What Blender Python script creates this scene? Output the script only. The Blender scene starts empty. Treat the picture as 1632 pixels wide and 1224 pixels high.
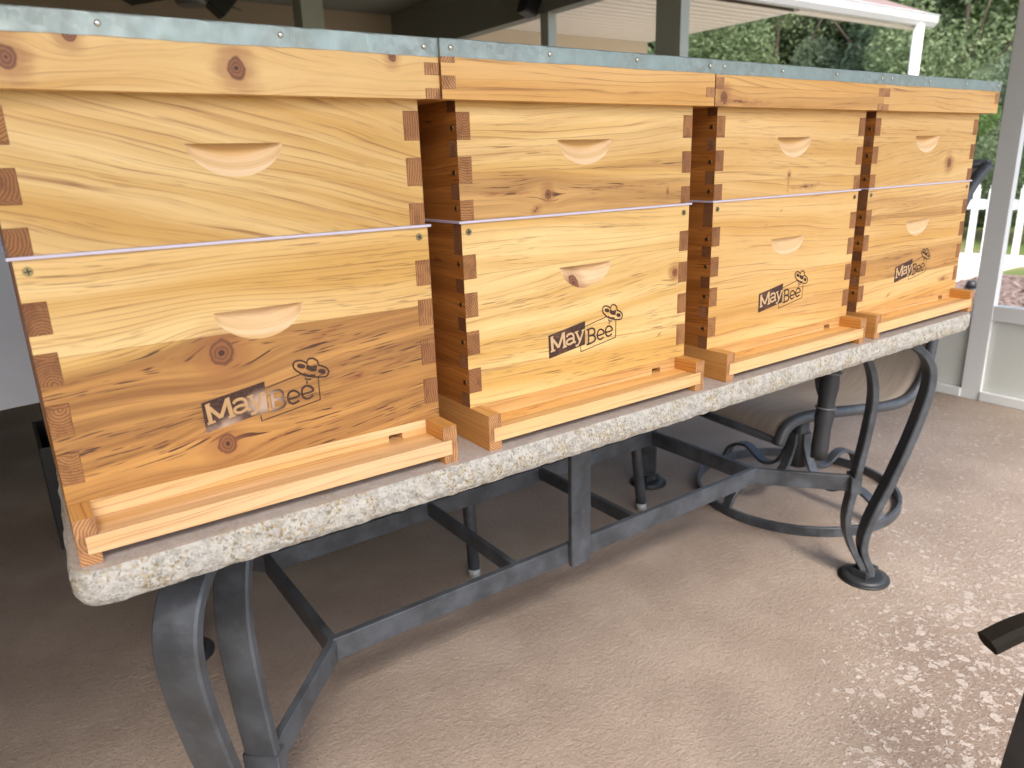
import bpy, bmesh, math, random
from mathutils import Vector, Matrix
from mathutils.geometry import tessellate_polygon
random.seed(7)
scene = bpy.context.scene
COL = scene.collection
Z0 = 0.74          # height of the granite top above the floor

# ------------------------------------------------------------------ camera
cam_d = bpy.data.cameras.new('camera')
cam = bpy.data.objects.new('camera', cam_d)
COL.objects.link(cam)
right = Vector((0.81283832, -0.58163852, -0.03147236))
down = Vector((-0.19148314, -0.21578806, -0.95748092))
fwd = Vector((0.55011642, 0.78430361, -0.28677477))
R3 = Matrix((right, -down, -fwd)).transposed()
cam.matrix_world = Matrix.Translation((-0.01823, -0.80840, 0.36286 + Z0)) @ R3.to_4x4()
cam_d.sensor_width = 36
cam_d.lens = 36 * 1168.37 / 1632
cam_d.clip_start = 0.05
cam_d.clip_end = 400
cam_d.dof.use_dof = True
cam_d.dof.focus_distance = 1.12
cam_d.dof.aperture_fstop = 6.3
scene.camera = cam

# ------------------------------------------------------------------ sky, sun, exposure
world = bpy.data.worlds.new('World')
scene.world = world
world.use_nodes = True
wn = world.node_tree
bg = wn.nodes['Background']
sky = wn.nodes.new('ShaderNodeTexSky')
sky.sky_type = 'NISHITA'
sky.sun_disc = False
SUN_EL, SUN_AZ = 48.0, 200.0        # azimuth measured from +y towards +x
sky.sun_elevation = math.radians(SUN_EL)
sky.sun_rotation = math.radians(SUN_AZ)
sky.air_density = 1.0
sky.dust_density = 3.0
sky.ozone_density = 1.0
wn.links.new(sky.outputs[0], bg.inputs[0])
bg.inputs[1].default_value = 0.15
sun_d = bpy.data.lights.new('sun', 'SUN')
sun = bpy.data.objects.new('sun', sun_d)
COL.objects.link(sun)
sun_d.energy = 1.5
sun_d.angle = math.radians(14)
sun_d.color = (1.0, 0.95, 0.88)
az, el = math.radians(SUN_AZ), math.radians(SUN_EL)
sdir = Vector((math.sin(az) * math.cos(el), math.cos(az) * math.cos(el), math.sin(el)))
sun.rotation_euler = sdir.to_track_quat('Z', 'Y').to_euler()
scene.view_settings.view_transform = 'Standard'
scene.view_settings.look = 'None'
scene.view_settings.exposure = 1.72
scene.view_settings.gamma = 1.0
scene.view_settings.use_curve_mapping = False
scene.cycles.use_denoising = True
scene.cycles.max_bounces = 10
scene.cycles.diffuse_bounces = 6

# ------------------------------------------------------------------ helpers
def tag(o, label=None, cat=None, group=None, kind=None):
    if label: o['label'] = label
    if cat: o['category'] = cat
    if group: o['group'] = group
    if kind: o['kind'] = kind
    return o

def thing(name, label, cat, loc=(0, 0, 0), rotz=0.0, group=None):
    o = bpy.data.objects.new(name, None)
    o.empty_display_size = 0.05
    COL.objects.link(o)
    o.location = loc
    o.rotation_euler = (0, 0, rotz)
    return tag(o, label, cat, group)

def link(name, me, mats, parent=None, loc=None, smooth=False):
    o = bpy.data.objects.new(name, me)
    COL.objects.link(o)
    if not isinstance(mats, (list, tuple)): mats = [mats]
    if len(me.materials) == 0:
        for m in mats: me.materials.append(m)
    if parent is not None: o.parent = parent
    if loc is not None: o.location = loc
    if smooth: me.shade_smooth()
    return o

def mesh_of(bm, name='m'):
    me = bpy.data.meshes.new(name)
    bm.normal_update()
    bm.to_mesh(me); bm.free()
    return me

def add_box(bm, x0, x1, y0, y1, z0, z1, bev=0.0, mi=0):
    vs = [bm.verts.new(p) for p in ((x0,y0,z0),(x1,y0,z0),(x1,y1,z0),(x0,y1,z0),(x0,y0,z1),(x1,y0,z1),(x1,y1,z1),(x0,y1,z1))]
    fs = [bm.faces.new([vs[i] for i in q]) for q in ((3,2,1,0),(4,5,6,7),(0,1,5,4),(1,2,6,5),(2,3,7,6),(3,0,4,7))]
    for f in fs: f.material_index = mi
    if bev > 0:
        es = list({e for f in fs for e in f.edges})
        bmesh.ops.bevel(bm, geom=es, offset=bev, segments=2, profile=0.5, affect='EDGES')
    return fs

def box(name, x0, x1, y0, y1, z0, z1, mat, parent=None, bev=0.0):
    bm = bmesh.new(); add_box(bm, x0, x1, y0, y1, z0, z1, bev)
    return link(name, mesh_of(bm), mat, parent)

def add_cyl(bm, p0, p1, r0, r1=None, n=16, cap=True):
    if r1 is None: r1 = r0
    p0, p1 = Vector(p0), Vector(p1)
    d = (p1 - p0).normalized()
    a = d.orthogonal().normalized(); b = d.cross(a)
    A = [bm.verts.new(p0 + r0 * (a * math.cos(t) + b * math.sin(t))) for t in [2*math.pi*i/n for i in range(n)]]
    B = [bm.verts.new(p1 + r1 * (a * math.cos(t) + b * math.sin(t))) for t in [2*math.pi*i/n for i in range(n)]]
    for i in range(n):
        f = bm.faces.new((A[i], A[(i+1) % n], B[(i+1) % n], B[i])); f.smooth = True
    if cap:
        bm.faces.new(A[::-1]); bm.faces.new(B)

def cyl(name, p0, p1, r0, mat, parent=None, r1=None, n=16):
    bm = bmesh.new(); add_cyl(bm, p0, p1, r0, r1, n)
    return link(name, mesh_of(bm), mat, parent)

def crom(pts, sub=8):
    P = [Vector(p) for p in pts]
    P = [2*P[0]-P[1]] + P + [2*P[-1]-P[-2]]
    out = []
    for i in range(1, len(P)-2):
        for k in range(sub):
            t = k/sub
            out.append(0.5*((2*P[i])+(-P[i-1]+P[i+1])*t+(2*P[i-1]-5*P[i]+4*P[i+1]-P[i+2])*t*t+(-P[i-1]+3*P[i]-3*P[i+1]+P[i+2])*t**3))
    out.append(P[-2])
    return out

def add_strip(bm, pts, wdir, w, t, bev=0.0015):
    """flat metal bar bent along pts; wdir = direction of its wide side"""
    wdir = Vector(wdir).normalized()
    rings = []
    n = len(pts)
    sec = []
    hw, ht = w/2, t/2
    for (a, b) in ((-hw+bev,-ht),(hw-bev,-ht),(hw,-ht+bev),(hw,ht-bev),(hw-bev,ht),(-hw+bev,ht),(-hw,ht-bev),(-hw,-ht+bev)):
        sec.append((a, b))
    for i in range(n):
        d = (pts[min(i+1, n-1)] - pts[max(i-1, 0)]).normalized()
        nn = d.cross(wdir).normalized()
        ww = nn.cross(d).normalized()
        rings.append([bm.verts.new(pts[i] + ww*a + nn*b) for a, b in sec])
    for i in range(n-1):
        for k in range(8):
            f = bm.faces.new((rings[i][k], rings[i][(k+1) % 8], rings[i+1][(k+1) % 8], rings[i+1][k]))
    bm.faces.new(rings[0][::-1]); bm.faces.new(rings[-1])
    bmesh.ops.recalc_face_normals(bm, faces=bm.faces)

def add_tube(bm, pts, r, n=10):
    rings = []
    m = len(pts); up = Vector((0.123, 0.3, 1)).normalized()
    for i in range(m):
        d = (pts[min(i+1, m-1)] - pts[max(i-1, 0)]).normalized()
        a = d.cross(up).normalized(); b = a.cross(d)
        rr = r[i] if isinstance(r, list) else r
        rings.append([bm.verts.new(pts[i] + rr*(a*math.cos(q)+b*math.sin(q))) for q in [2*math.pi*k/n for k in range(n)]])
    for i in range(m-1):
        for k in range(n):
            f = bm.faces.new((rings[i][k], rings[i][(k+1) % n], rings[i+1][(k+1) % n], rings[i+1][k])); f.smooth = True
    bm.faces.new(rings[0][::-1]); bm.faces.new(rings[-1])
    bmesh.ops.recalc_face_normals(bm, faces=bm.faces)

# ------------------------------------------------------------------ node helper
class NT:
    def __init__(s, name):
        s.mat = bpy.data.materials.new(name); s.mat.use_nodes = True
        s.t = s.mat.node_tree; s.n = s.t.nodes; s.l = s.t.links
        s.p = s.n['Principled BSDF']
    def set(s, sock, v):
        if isinstance(v, bpy.types.NodeSocket): s.l.new(v, sock)
        elif v is not None: sock.default_value = v
    def m(s, op, a, b=None, c=None, clamp=False):
        nd = s.n.new('ShaderNodeMath'); nd.operation = op; nd.use_clamp = clamp
        s.set(nd.inputs[0], a)
        if b is not None: s.set(nd.inputs[1], b)
        if c is not None: s.set(nd.inputs[2], c)
        return nd.outputs[0]
    def add(s, a, b): return s.m('ADD', a, b)
    def sub(s, a, b): return s.m('SUBTRACT', a, b)
    def mul(s, a, b): return s.m('MULTIPLY', a, b)
    def ramp(s, v, a, b, c=0.0, d=1.0):          # smooth map a..b -> c..d
        nd = s.n.new('ShaderNodeMapRange'); nd.interpolation_type = 'SMOOTHSTEP'
        s.set(nd.inputs[0], v); nd.inputs[1].default_value = a; nd.inputs[2].default_value = b
        nd.inputs[3].default_value = c; nd.inputs[4].default_value = d
        return nd.outputs[0]
    def vec(s, x, y, z):
        nd = s.n.new('ShaderNodeCombineXYZ')
        s.set(nd.inputs[0], x); s.set(nd.inputs[1], y); s.set(nd.inputs[2], z)
        return nd.outputs[0]
    def xyz(s, v):
        nd = s.n.new('ShaderNodeSeparateXYZ'); s.l.new(v, nd.inputs[0]); return nd.outputs
    def obj(s): return s.n.new('ShaderNodeTexCoord').outputs['Object']
    def noise(s, v, scale=1.0, detail=2.0, rough=0.5, dist=0.0, color=False):
        nd = s.n.new('ShaderNodeTexNoise'); s.l.new(v, nd.inputs['Vector'])
        nd.inputs['Scale'].default_value = scale; nd.inputs['Detail'].default_value = detail
        nd.inputs['Roughness'].default_value = rough; nd.inputs['Distortion'].default_value = dist
        return nd.outputs[1 if color else 0]
    def voro(s, v, scale, feature='F1', out=0, rand=1.0):
        nd = s.n.new('ShaderNodeTexVoronoi'); nd.feature = feature; s.l.new(v, nd.inputs['Vector'])
        nd.inputs['Scale'].default_value = scale; nd.inputs['Randomness'].default_value = rand
        return nd.outputs[out]
    def mix(s, f, a, b, mode='MIX'):
        nd = s.n.new('ShaderNodeMix'); nd.data_type = 'RGBA'; nd.blend_type = mode
        s.set(nd.inputs[0], f)
        for i, v in ((6, a), (7, b)):
            if isinstance(v, (tuple, list)) and len(v) == 3: v = (*v, 1)
            s.set(nd.inputs[i], v)
        return nd.outputs[2]
    def bump(s, h, strength=0.3, dist=0.001):
        nd = s.n.new('ShaderNodeBump'); nd.inputs['Strength'].default_value = strength
        nd.inputs['Distance'].default_value = dist; s.l.new(h, nd.inputs['Height'])
        s.l.new(nd.outputs[0], s.p.inputs['Normal'])
    def out(s, color=None, rough=None, metal=None, spec=None):
        if isinstance(color, (tuple, list)) and len(color) == 3: color = (*color, 1)
        if color is not None: s.set(s.p.inputs['Base Color'], color)
        if rough is not None: s.set(s.p.inputs['Roughness'], rough)
        if metal is not None: s.set(s.p.inputs['Metallic'], metal)
        if spec is not None: s.set(s.p.inputs['Specular IOR Level'], spec)
        return s.mat

CREAM = (0.80, 0.565, 0.255)
HONEY = (0.58, 0.335, 0.088)
BROWN = (0.26, 0.105, 0.028)
DARK = (0.085, 0.030, 0.012)

def wood(name, seed, tilt=0.0, seams=(), knots=(), heart=(), warm=0.0, lines=1.0, flecks=0.4, pitch=0.0075,
         axis='x', waves=0.02, light=1.0, fat=0.5, depth=1.4, mult=(1, 1, 1), stains=()):
    """heart = list of (z0, z1, amount) zones of darker heartwood; knots = (x, z, r)"""
    N = NT(name)
    X, Y, Zc = N.xyz(N.obj())
    u, w = (X, Y) if axis == 'x' else (Y, X)
    v = Zc
    pid = None
    for k, zs in enumerate(seams):
        st = N.m('GREATER_THAN', N.add(v, N.mul(u, 0.004 * (-1) ** k)), zs)
        pid = st if pid is None else N.add(pid, st)
    sd = N.add(N.mul(pid, 3.7), seed) if pid is not None else seed
    # slow wander of the grain
    n1 = N.noise(N.vec(N.mul(u, 2.1), N.mul(v, 8.0), sd), 1.0, 2.0)
    n2 = N.noise(N.vec(N.mul(u, 8.0), N.mul(v, 30.0), sd), 1.0, 1.0)
    h = N.add(v, N.mul(u, tilt))
    if pid is not None: h = N.add(h, N.mul(N.mul(u, N.m('SINE', N.mul(sd, 2.3))), 0.06))
    h = N.add(h, N.mul(N.sub(n1, 0.5), waves * 2.0))
    h = N.add(h, N.mul(N.sub(n2, 0.5), waves * 0.22))
    h = N.add(h, N.mul(w, depth))
    kmask = None; khalo = None; kring = None
    for (kx, kz, r) in knots:
        dx = N.sub(u, kx); dz = N.sub(v, kz)
        e = N.m('EXPONENT', N.mul(N.add(N.m('POWER', N.mul(dx, 1/(5.2*r)), 2.0), N.m('POWER', N.mul(dz, 1/(3.1*r)), 2.0)), -1.0))
        h = N.sub(h, N.mul(N.mul(dz, e), 0.92))
        jit = N.noise(N.vec(N.mul(u, 90.0), N.mul(v, 90.0), seed), 1.0, 2.0)
        dk = N.m('SQRT', N.add(N.m('POWER', N.mul(dx, 1/r), 2.0), N.m('POWER', N.mul(dz, 1/(1.15*r)), 2.0)))
        dk = N.add(dk, N.mul(N.sub(jit, 0.5), 0.6))
        jt = N.noise(N.vec(N.mul(u, 20.0), N.mul(h, 260.0), seed), 1.0, 2.0)
        mk = N.ramp(dk, 1.12, 0.86); hl = N.ramp(N.add(dk, N.mul(N.sub(jt, 0.5), 2.6)), 3.2, 0.9)
        rg = N.m('SINE', N.mul(dk, 17.0))
        rg = N.add(N.mul(rg, 0.22), N.add(0.45, N.mul(N.ramp(dk, 0.35, 0.0), 0.5)))
        rg = N.add(rg, N.mul(N.ramp(N.m('ABSOLUTE', N.sub(dk, 1.0)), 0.16, 0.0), 0.45))
        kmask = mk if kmask is None else N.m('MAXIMUM', kmask, mk)
        khalo = hl if khalo is None else N.m('MAXIMUM', khalo, hl)
        kring = N.mul(rg, mk) if kring is None else N.m('MAXIMUM', kring, N.mul(rg, mk))
    # broad colour bands, growth lines, fine fibre
    broad = N.noise(N.vec(N.mul(u, 1.2), N.mul(h, 34.0), sd), 1.0, 3.0, 0.55)
    var = N.noise(N.vec(N.mul(u, 2.0), N.mul(h, 60.0), N.add(sd, 5.0)), 1.0, 2.0)
    f = N.m('FRACT', N.add(N.mul(h, 1.0/pitch), N.mul(var, 2.6)))
    soft = N.mul(N.ramp(f, 1.0-fat, 0.93), N.ramp(f, 1.0, 0.94))
    crisp = N.mul(N.ramp(f, 0.80, 0.92), N.ramp(f, 0.99, 0.95))
    line = N.add(N.mul(soft, 0.42), N.mul(crisp, 0.75))
    f2 = N.m('FRACT', N.add(N.mul(h, 3.1/pitch), N.mul(n2, 2.2)))
    thin = N.mul(N.ramp(f2, 0.72, 0.90), N.ramp(f2, 1.0, 0.94))
    lv = N.noise(N.vec(N.mul(u, 6.0), N.mul(h, 140.0), N.add(sd, 9.0)), 1.0, 3.0, 0.6)
    line = N.mul(line, N.ramp(lv, 0.34, 0.70, 0.12, 1.15))
    thin = N.mul(thin, N.ramp(lv, 0.45, 0.75))
    fibre = N.noise(N.vec(N.mul(u, 26.0), N.mul(h, 900.0), sd), 1.0, 3.0, 0.65)
    fl = N.noise(N.vec(N.mul(u, 24.0), N.mul(h, 520.0), N.add(sd, 2.0)), 1.0, 1.0)
    flz = N.noise(N.vec(N.mul(u, 5.0), N.mul(v, 26.0), N.add(sd, 3.0)), 1.0, 2.0)
    fleck = N.mul(N.ramp(fl, 0.58, 0.70), N.ramp(flz, 0.40, 0.62))
    ht = None
    for (z0, z1, am) in heart:
        jv = N.add(N.sub(h, N.mul(w, depth)), N.mul(N.sub(n1, 0.5), 0.05))
        jv = N.add(jv, N.mul(N.sub(lv, 0.5), 0.022))
        b = N.mul(N.mul(N.ramp(jv, z0-0.010, z0+0.010), N.ramp(jv, z1+0.010, z1-0.010)), am)
        ht = b if ht is None else N.m('MAXIMUM', ht, b)
    zone = N.noise(N.vec(N.mul(u, 1.5), N.mul(h, 11.0), N.add(sd, 21.0)), 1.0, 2.0)
    c = N.mix(N.ramp(N.add(N.mul(broad, 0.6), N.mul(zone, 0.5)), 0.36, 0.70), CREAM, HONEY)
    if warm: c = N.mix(warm, c, (0.62, 0.29, 0.07))
    if ht is not None:
        c = N.mix(ht, c, N.mix(N.ramp(N.add(N.mul(broad, 0.7), N.mul(lv, 0.35)), 0.32, 0.68), (0.56, 0.275, 0.070), (0.21, 0.080, 0.020)))
        fleck = N.mul(fleck, N.add(N.mul(ht, 2.2), 0.5))
    c = N.mix(N.mul(line, 0.74*lines), c, BROWN)
    c = N.mix(N.mul(thin, 0.46*lines), c, (0.33, 0.15, 0.05))
    c = N.mix(N.mul(N.ramp(fibre, 0.45, 0.8), 0.22), c, (0.40, 0.19, 0.06))
    c = N.mix(N.mul(fleck, flecks), c, DARK)
    for (sx, sz, sl, sw_, sm) in stains:
        dx = N.sub(u, sx); dz = N.sub(N.sub(v, sz), N.mul(dx, sm))
        jn = N.noise(N.vec(N.mul(u, 55.0), N.mul(v, 160.0), seed + 4.0), 1.0, 4.0, 0.65)
        rr_ = N.m('SQRT', N.add(N.m('POWER', N.mul(dx, 1/sl), 2.0), N.m('POWER', N.mul(dz, 1/sw_), 2.0)))
        rr_ = N.add(rr_, N.mul(N.sub(jn, 0.5), 2.2))
        c = N.mix(N.mul(N.ramp(rr_, 1.25, 0.1), 0.55), c, (0.26, 0.085, 0.025))
        c = N.mix(N.mul(N.ramp(rr_, 0.30, -0.05), 0.8), c, (0.075, 0.022, 0.010))
    if kmask is not None:
        c = N.mix(N.mul(N.mul(khalo, N.ramp(broad, 0.2, 0.9, 0.45, 1.0)), 0.85), c, (0.27, 0.095, 0.03))
        c = N.mix(kmask, c, N.mix(kring, (0.34, 0.13, 0.045), (0.05, 0.017, 0.009)))
    mot = N.noise(N.vec(N.mul(u, 14.0), N.mul(v, 20.0), N.add(sd, 11.0)), 1.0, 3.0)
    c = N.mix(0.22, c, N.mix(mot, (0.35, 0.35, 0.35), (0.75, 0.75, 0.75)), 'OVERLAY')
    if seams:
        for k, zs in enumerate(seams):
            dd = N.m('ABSOLUTE', N.sub(N.add(v, N.mul(u, 0.004 * (-1) ** k)), zs))
            c = N.mix(N.mul(N.ramp(dd, 0.0007, 0.0002), 0.45), c, BROWN)
    m3 = tuple(light*q for q in mult)
    if m3 != (1, 1, 1): c = N.mix(1.0, c, m3, 'MULTIPLY')
    rr = N.add(0.34, N.mul(fibre, 0.26))
    N.bump(N.sub(N.mul(fibre, 0.35), N.add(N.mul(line, 0.4), N.mul(fleck, 0.8))), 0.35, 0.0004)
    return N.out(c, rr, spec=0.4)

def endgrain(name, seed, cx=0.012, cz=-0.02, base=(0.21, 0.082, 0.032), ax='x', pale=(0.46, 0.225, 0.08)):
    N = NT(name)
    X, Y, Zc = N.xyz(N.obj())
    u = X if ax == 'x' else Y
    cell = N.m('FLOOR', N.mul(Zc, 20.0))
    rnd = N.m('FRACT', N.mul(N.m('SINE', N.add(N.mul(cell, 12.9898), seed)), 43758.5))
    nn = N.noise(N.vec(N.mul(u, 60.0), N.mul(Zc, 60.0), seed), 1.0, 2.0)
    zc = N.sub(N.m('FRACT', N.mul(Zc, 20.0)), N.add(N.mul(rnd, 1.8), -0.4))
    d = N.m('SQRT', N.add(N.m('POWER', N.sub(u, cx), 2.0), N.m('POWER', N.mul(zc, 0.05), 2.0)))
    d = N.add(d, N.mul(nn, 0.006))
    f = N.m('FRACT', N.mul(d, 330.0))
    line = N.mul(N.ramp(f, 0.35, 0.95), N.ramp(f, 1.0, 0.96))
    sp = N.noise(N.vec(N.mul(u, 900.0), N.mul(Zc, 900.0), seed), 1.0, 2.0)
    c = N.mix(N.mul(rnd, 0.85), base, pale)
    c = N.mix(N.mul(line, 0.8), c, (0.11, 0.036, 0.014))
    f3 = N.noise(N.vec(N.mul(u, 70.0), N.mul(Zc, 45.0), seed+3.0), 1.0, 2.0)
    c = N.mix(N.mul(N.ramp(f3, 0.45, 0.7), 0.5), c, (0.13, 0.048, 0.02))
    c = N.mix(N.mul(N.ramp(sp, 0.55, 0.75), 0.35), c, (0.44, 0.28, 0.17))
    N.bump(N.sub(sp, line), 0.4, 0.0004)
    return N.out(c, 0.6, spec=0.25)

# ------------------------------------------------------------------ shared materials of the hives
M = {}
M['side_a'] = wood('oiled_side_a', 31.0, axis='y', warm=0.6, heart=((-.1, .4, .75),), flecks=0.3, pitch=0.006, light=1.0, mult=(1.0, .80, .60))
M['side_b'] = wood('oiled_side_b', 37.0, axis='y', warm=0.6, heart=((-.1, .4, .75),), flecks=0.4, tilt=0.04, pitch=0.008, light=1.0, mult=(1.0, .80, .60))
M['rail_side'] = wood('rail_wood', 43.0, axis='y', warm=0.55, flecks=0.15, pitch=0.006, light=0.92, mult=(1, .88, .76))
M['end_a'] = endgrain('end_grain_a', 1.3)
M['end_b'] = endgrain('end_grain_b', 4.1, cx=-0.01, cz=0.01)
M['end_c'] = endgrain('end_grain_rail', 8.7, cx=0.03, base=(0.42, 0.19, 0.075), pale=(0.58, 0.33, 0.15))
M['end_y'] = endgrain('end_grain_side_face', 2.2, ax='y', base=(0.17, 0.062, 0.024), pale=(0.48, 0.24, 0.11))

def mk_zinc():
    N = NT('galvanised_steel'); o = N.obj()
    v = N.voro(o, 130.0, out=1); vx = N.xyz(v)[0]
    n = N.noise(o, 45.0, 3.0); n2 = N.noise(o, 9.0, 3.0)
    X, Y, Zc = N.xyz(o)
    st = N.noise(N.vec(N.mul(X, 300.0), Y, N.mul(Zc, 25.0)), 1.0, 2.0)
    c = N.mix(vx, (0.25, 0.285, 0.265), (0.33, 0.37, 0.35))
    c = N.mix(N.ramp(n2, 0.4, 0.7), c, (0.30, 0.355, 0.335))
    c = N.mix(N.mul(N.ramp(st, 0.6, 0.8), 0.3), c, (0.50, 0.54, 0.53))
    N.bump(N.add(n, N.mul(n2, 2.0)), 0.25, 0.0006)
    return N.out(c, N.ramp(n, 0.3, 0.7, 0.42, 0.62), 0.8)
M['zinc'] = mk_zinc()

def simple(name, c, rough=0.5, metal=0.0, spec=0.5, var=0.0, scale=30.0, bump=0.0):
    N = NT(name)
    o = N.obj(); n = N.noise(o, scale, 3.0)
    if var: c = N.mix(N.mul(n, var), c, tuple(x*0.45 for x in c))
    if bump: N.bump(n, bump, 0.001)
    return N.out(c, rough, metal, spec)
M['screw'] = simple('zinc_yellow_screw', (0.34, 0.27, 0.14), 0.35, 0.9, var=0.3, scale=300)
M['screw_dark'] = simple('dark_screw_slot', (0.03, 0.025, 0.02), 0.6)
M['nail'] = simple('steel_nail', (0.55, 0.54, 0.47), 0.3, 0.95)
M['plastic'] = simple('pale_lilac_plastic', (0.60, 0.56, 0.68), 0.35, spec=0.5, var=0.1)
M['interior'] = simple('shaded_notch', (0.02, 0.012, 0.008), 0.9)

def mk_burn(name, worn):
    N = NT(name); o = N.obj()
    n = N.noise(o, 300.0, 3.0); n2 = N.noise(o, 28.0, 3.0)
    c = N.mix(N.ramp(n, 0.3, 0.7), (0.040, 0.019, 0.013), (0.085, 0.038, 0.026))
    if worn:
        X, Y, Zc = N.xyz(o)
        d = N.m('SQRT', N.add(N.m('POWER', N.mul(N.sub(X, 0.202), 36.0), 2.0), N.m('POWER', N.mul(N.sub(Zc, 0.066), 55.0), 2.0)))
        d2 = N.m('ABSOLUTE', N.sub(Zc, N.add(0.0235, N.mul(N.sub(X, 0.1407), 0.30))))
        k = N.m('MAXIMUM', N.mul(N.ramp(d, 1.05, 0.3), 0.95), N.mul(N.mul(N.ramp(d2, 0.034, 0.018), N.ramp(X, 0.19, 0.155)), N.ramp(n2, 0.38, 0.62)))
        c = N.mix(N.mul(k, 0.85), c, (0.56, 0.40, 0.30))
    else:
        c = N.mix(N.mul(N.ramp(n2, 0.50, 0.75), 0.45), c, (0.36, 0.19, 0.10))
    return N.out(c, 0.62, spec=0.3)
M['burn'] = mk_burn('burned_print', False)
M['burn_worn'] = mk_burn('burned_print_worn', True)
M['unburned'] = simple('bare_letter_wood', (0.66, 0.44, 0.24), 0.5, var=0.45, scale=150)
M['unburned_dim'] = simple('toned_letter_wood', (0.56, 0.34, 0.15), 0.5, var=0.55, scale=90)

# ------------------------------------------------------------------ geometry of the boxes
D_BOX = 0.505
def fill_poly(bm, loops, mapf, mi=0):
    """flat face with holes; loops are lists of 2D points, mapf turns one into 3D"""
    tri = tessellate_polygon([[Vector((p[0], p[1], 0)) for p in lp] for lp in loops])
    flat = [p for lp in loops for p in lp]
    vs = [bm.verts.new(mapf(p)) for p in flat]
    for t in tri:
        a, b, c = (flat[i] for i in t)
        ar = (b[0]-a[0])*(c[1]-a[1]) - (c[0]-a[0])*(b[1]-a[1])
        if abs(ar) < 1e-12: continue
        f = bm.faces.new([vs[i] for i in t]); f.material_index = mi
    return vs

def comb_outline(L, H, left, right, t):
    """outline of a board L long and H high whose ends are notched where z falls in the given ranges"""
    pts = [(0 if not any(a <= 0 < b for a, b in left) else t, 0)]
    pts = []
    def side(rng, x_out, x_in):
        out = []; z = 0.0
        cur = x_in if any(a <= 1e-6 < b for a, b in rng) else x_out
        out.append((cur, 0.0))
        ev = sorted([a for a, b in rng if a > 1e-6] + [b for a, b in rng if b < H-1e-6])
        for e in ev:
            out.append((cur, e)); cur = x_in if cur == x_out else x_out; out.append((cur, e))
        out.append((cur, H))
        return out
    r = side(right, L, L-t); l = side(left, 0.0, t)
    return r + l[::-1]

def scoop_pts(xc, zt, a, b, n=22):
    arc = []
    for i in range(n+1):
        t = -1 + 2*i/n
        arc.append((xc + a*t, zt - b*max(0.0, 1-t*t)**0.62))
    return arc

def front_board(W, H, fingL, fingR, t, mats, parent, scoop=None, name='front_board', y0=0.0):
    bm = bmesh.new()
    g = 0.0003
    fl = [(a-g, b+g) for a, b in fingL]; fr = [(a-g, b+g) for a, b in fingR]
    fl = [(max(a, 0) if a < 0.001 else a, min(b, H) if b > H-0.001 else b) for a, b in fl]
    fr = [(max(a, 0) if a < 0.001 else a, min(b, H) if b > H-0.001 else b) for a, b in fr]
    ol = comb_outline(W, H, fl, fr, t + g)
    loops = [ol]
    if scoop:
        xc, zt, a, b, dep = scoop
        arc = scoop_pts(xc, zt, a, b)
        top = arc[1:-1]
        hole = arc + [(p[0], zt) for p in top[::-1]]
        loops.append(hole)
    fill_poly(bm, loops, lambda p: (p[0], y0, p[1]))
    fill_poly(bm, [ol], lambda p: (p[0], y0+t, p[1]))
    n = len(ol)
    A = [bm.verts.new((p[0], y0, p[1])) for p in ol]; B = [bm.verts.new((p[0], y0+t, p[1])) for p in ol]
    for i in range(n):
        j = (i+1) % n
        f = bm.faces.new((A[i], A[j], B[j], B[i]))
        f.material_index = 1 if abs(ol[i][0]-ol[j][0]) < 1e-9 else 0
    if scoop:
        rows = 7
        grid = []
        for (x, za) in arc:
            hh = zt - za
            grid.append([(x, y0 + dep*(hh/b)*(k/rows)**0.85, za + hh*k/rows) for k in range(rows+1)])
        V = [[bm.verts.new(p) for p in col] for col in grid]
        for i in range(len(V)-1):
            for k in range(rows):
                q = [V[i][k], V[i+1][k], V[i+1][k+1], V[i][k+1]]
                try:
                    f = bm.faces.new(q); f.material_index = 2; f.smooth = True
                except ValueError: pass
        for i in range(len(arc)-1):
            a0, a1 = V[i][-1], V[i+1][-1]
            b0 = bm.verts.new((arc[i][0], y0, zt)); b1 = bm.verts.new((arc[i+1][0], y0, zt))
            f = bm.faces.new((a0, a1, b1, b0)); f.material_index = 2
    bmesh.ops.remove_doubles(bm, verts=bm.verts, dist=1e-6)
    bmesh.ops.dissolve_degenerate(bm, dist=1e-7, edges=bm.edges)
    bmesh.ops.recalc_face_normals(bm, faces=bm.faces)
    return link(name, mesh_of(bm), mats, parent)

def side_board(D, H, fing, t, x0, mats, parent, name='side_board', y0=0.0, proud=0.0004):
    """fing = ranges where this board's fingers reach the front face"""
    gaps = []; z = 0.0
    for a, b in sorted(fing):
        if a > z + 1e-6: gaps.append((z, a))
        z = b
    if z < H - 1e-6: gaps.append((z, H))
    ol = comb_outline(D, H, gaps, gaps, t + 0.0003)
    ol = [(p[0] - proud if p[0] < 1e-9 else p[0], p[1]) for p in ol]
    bm = bmesh.new()
    for x in (x0, x0+t): fill_poly(bm, [ol], lambda p: (x, y0+p[0], p[1]))
    n = len(ol)
    A = [bm.verts.new((x0, y0+p[0], p[1])) for p in ol]; B = [bm.verts.new((x0+t, y0+p[0], p[1])) for p in ol]
    for i in range(n):
        j = (i+1) % n
        f = bm.faces.new((A[i], A[j], B[j], B[i])); f.material_index = 1 if abs(ol[i][0]-ol[j][0]) < 1e-9 else 0
    bmesh.ops.remove_doubles(bm, verts=bm.verts, dist=1e-6)
    bmesh.ops.recalc_face_normals(bm, faces=bm.faces)
    return link(name, mesh_of(bm), mats, parent)

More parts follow.
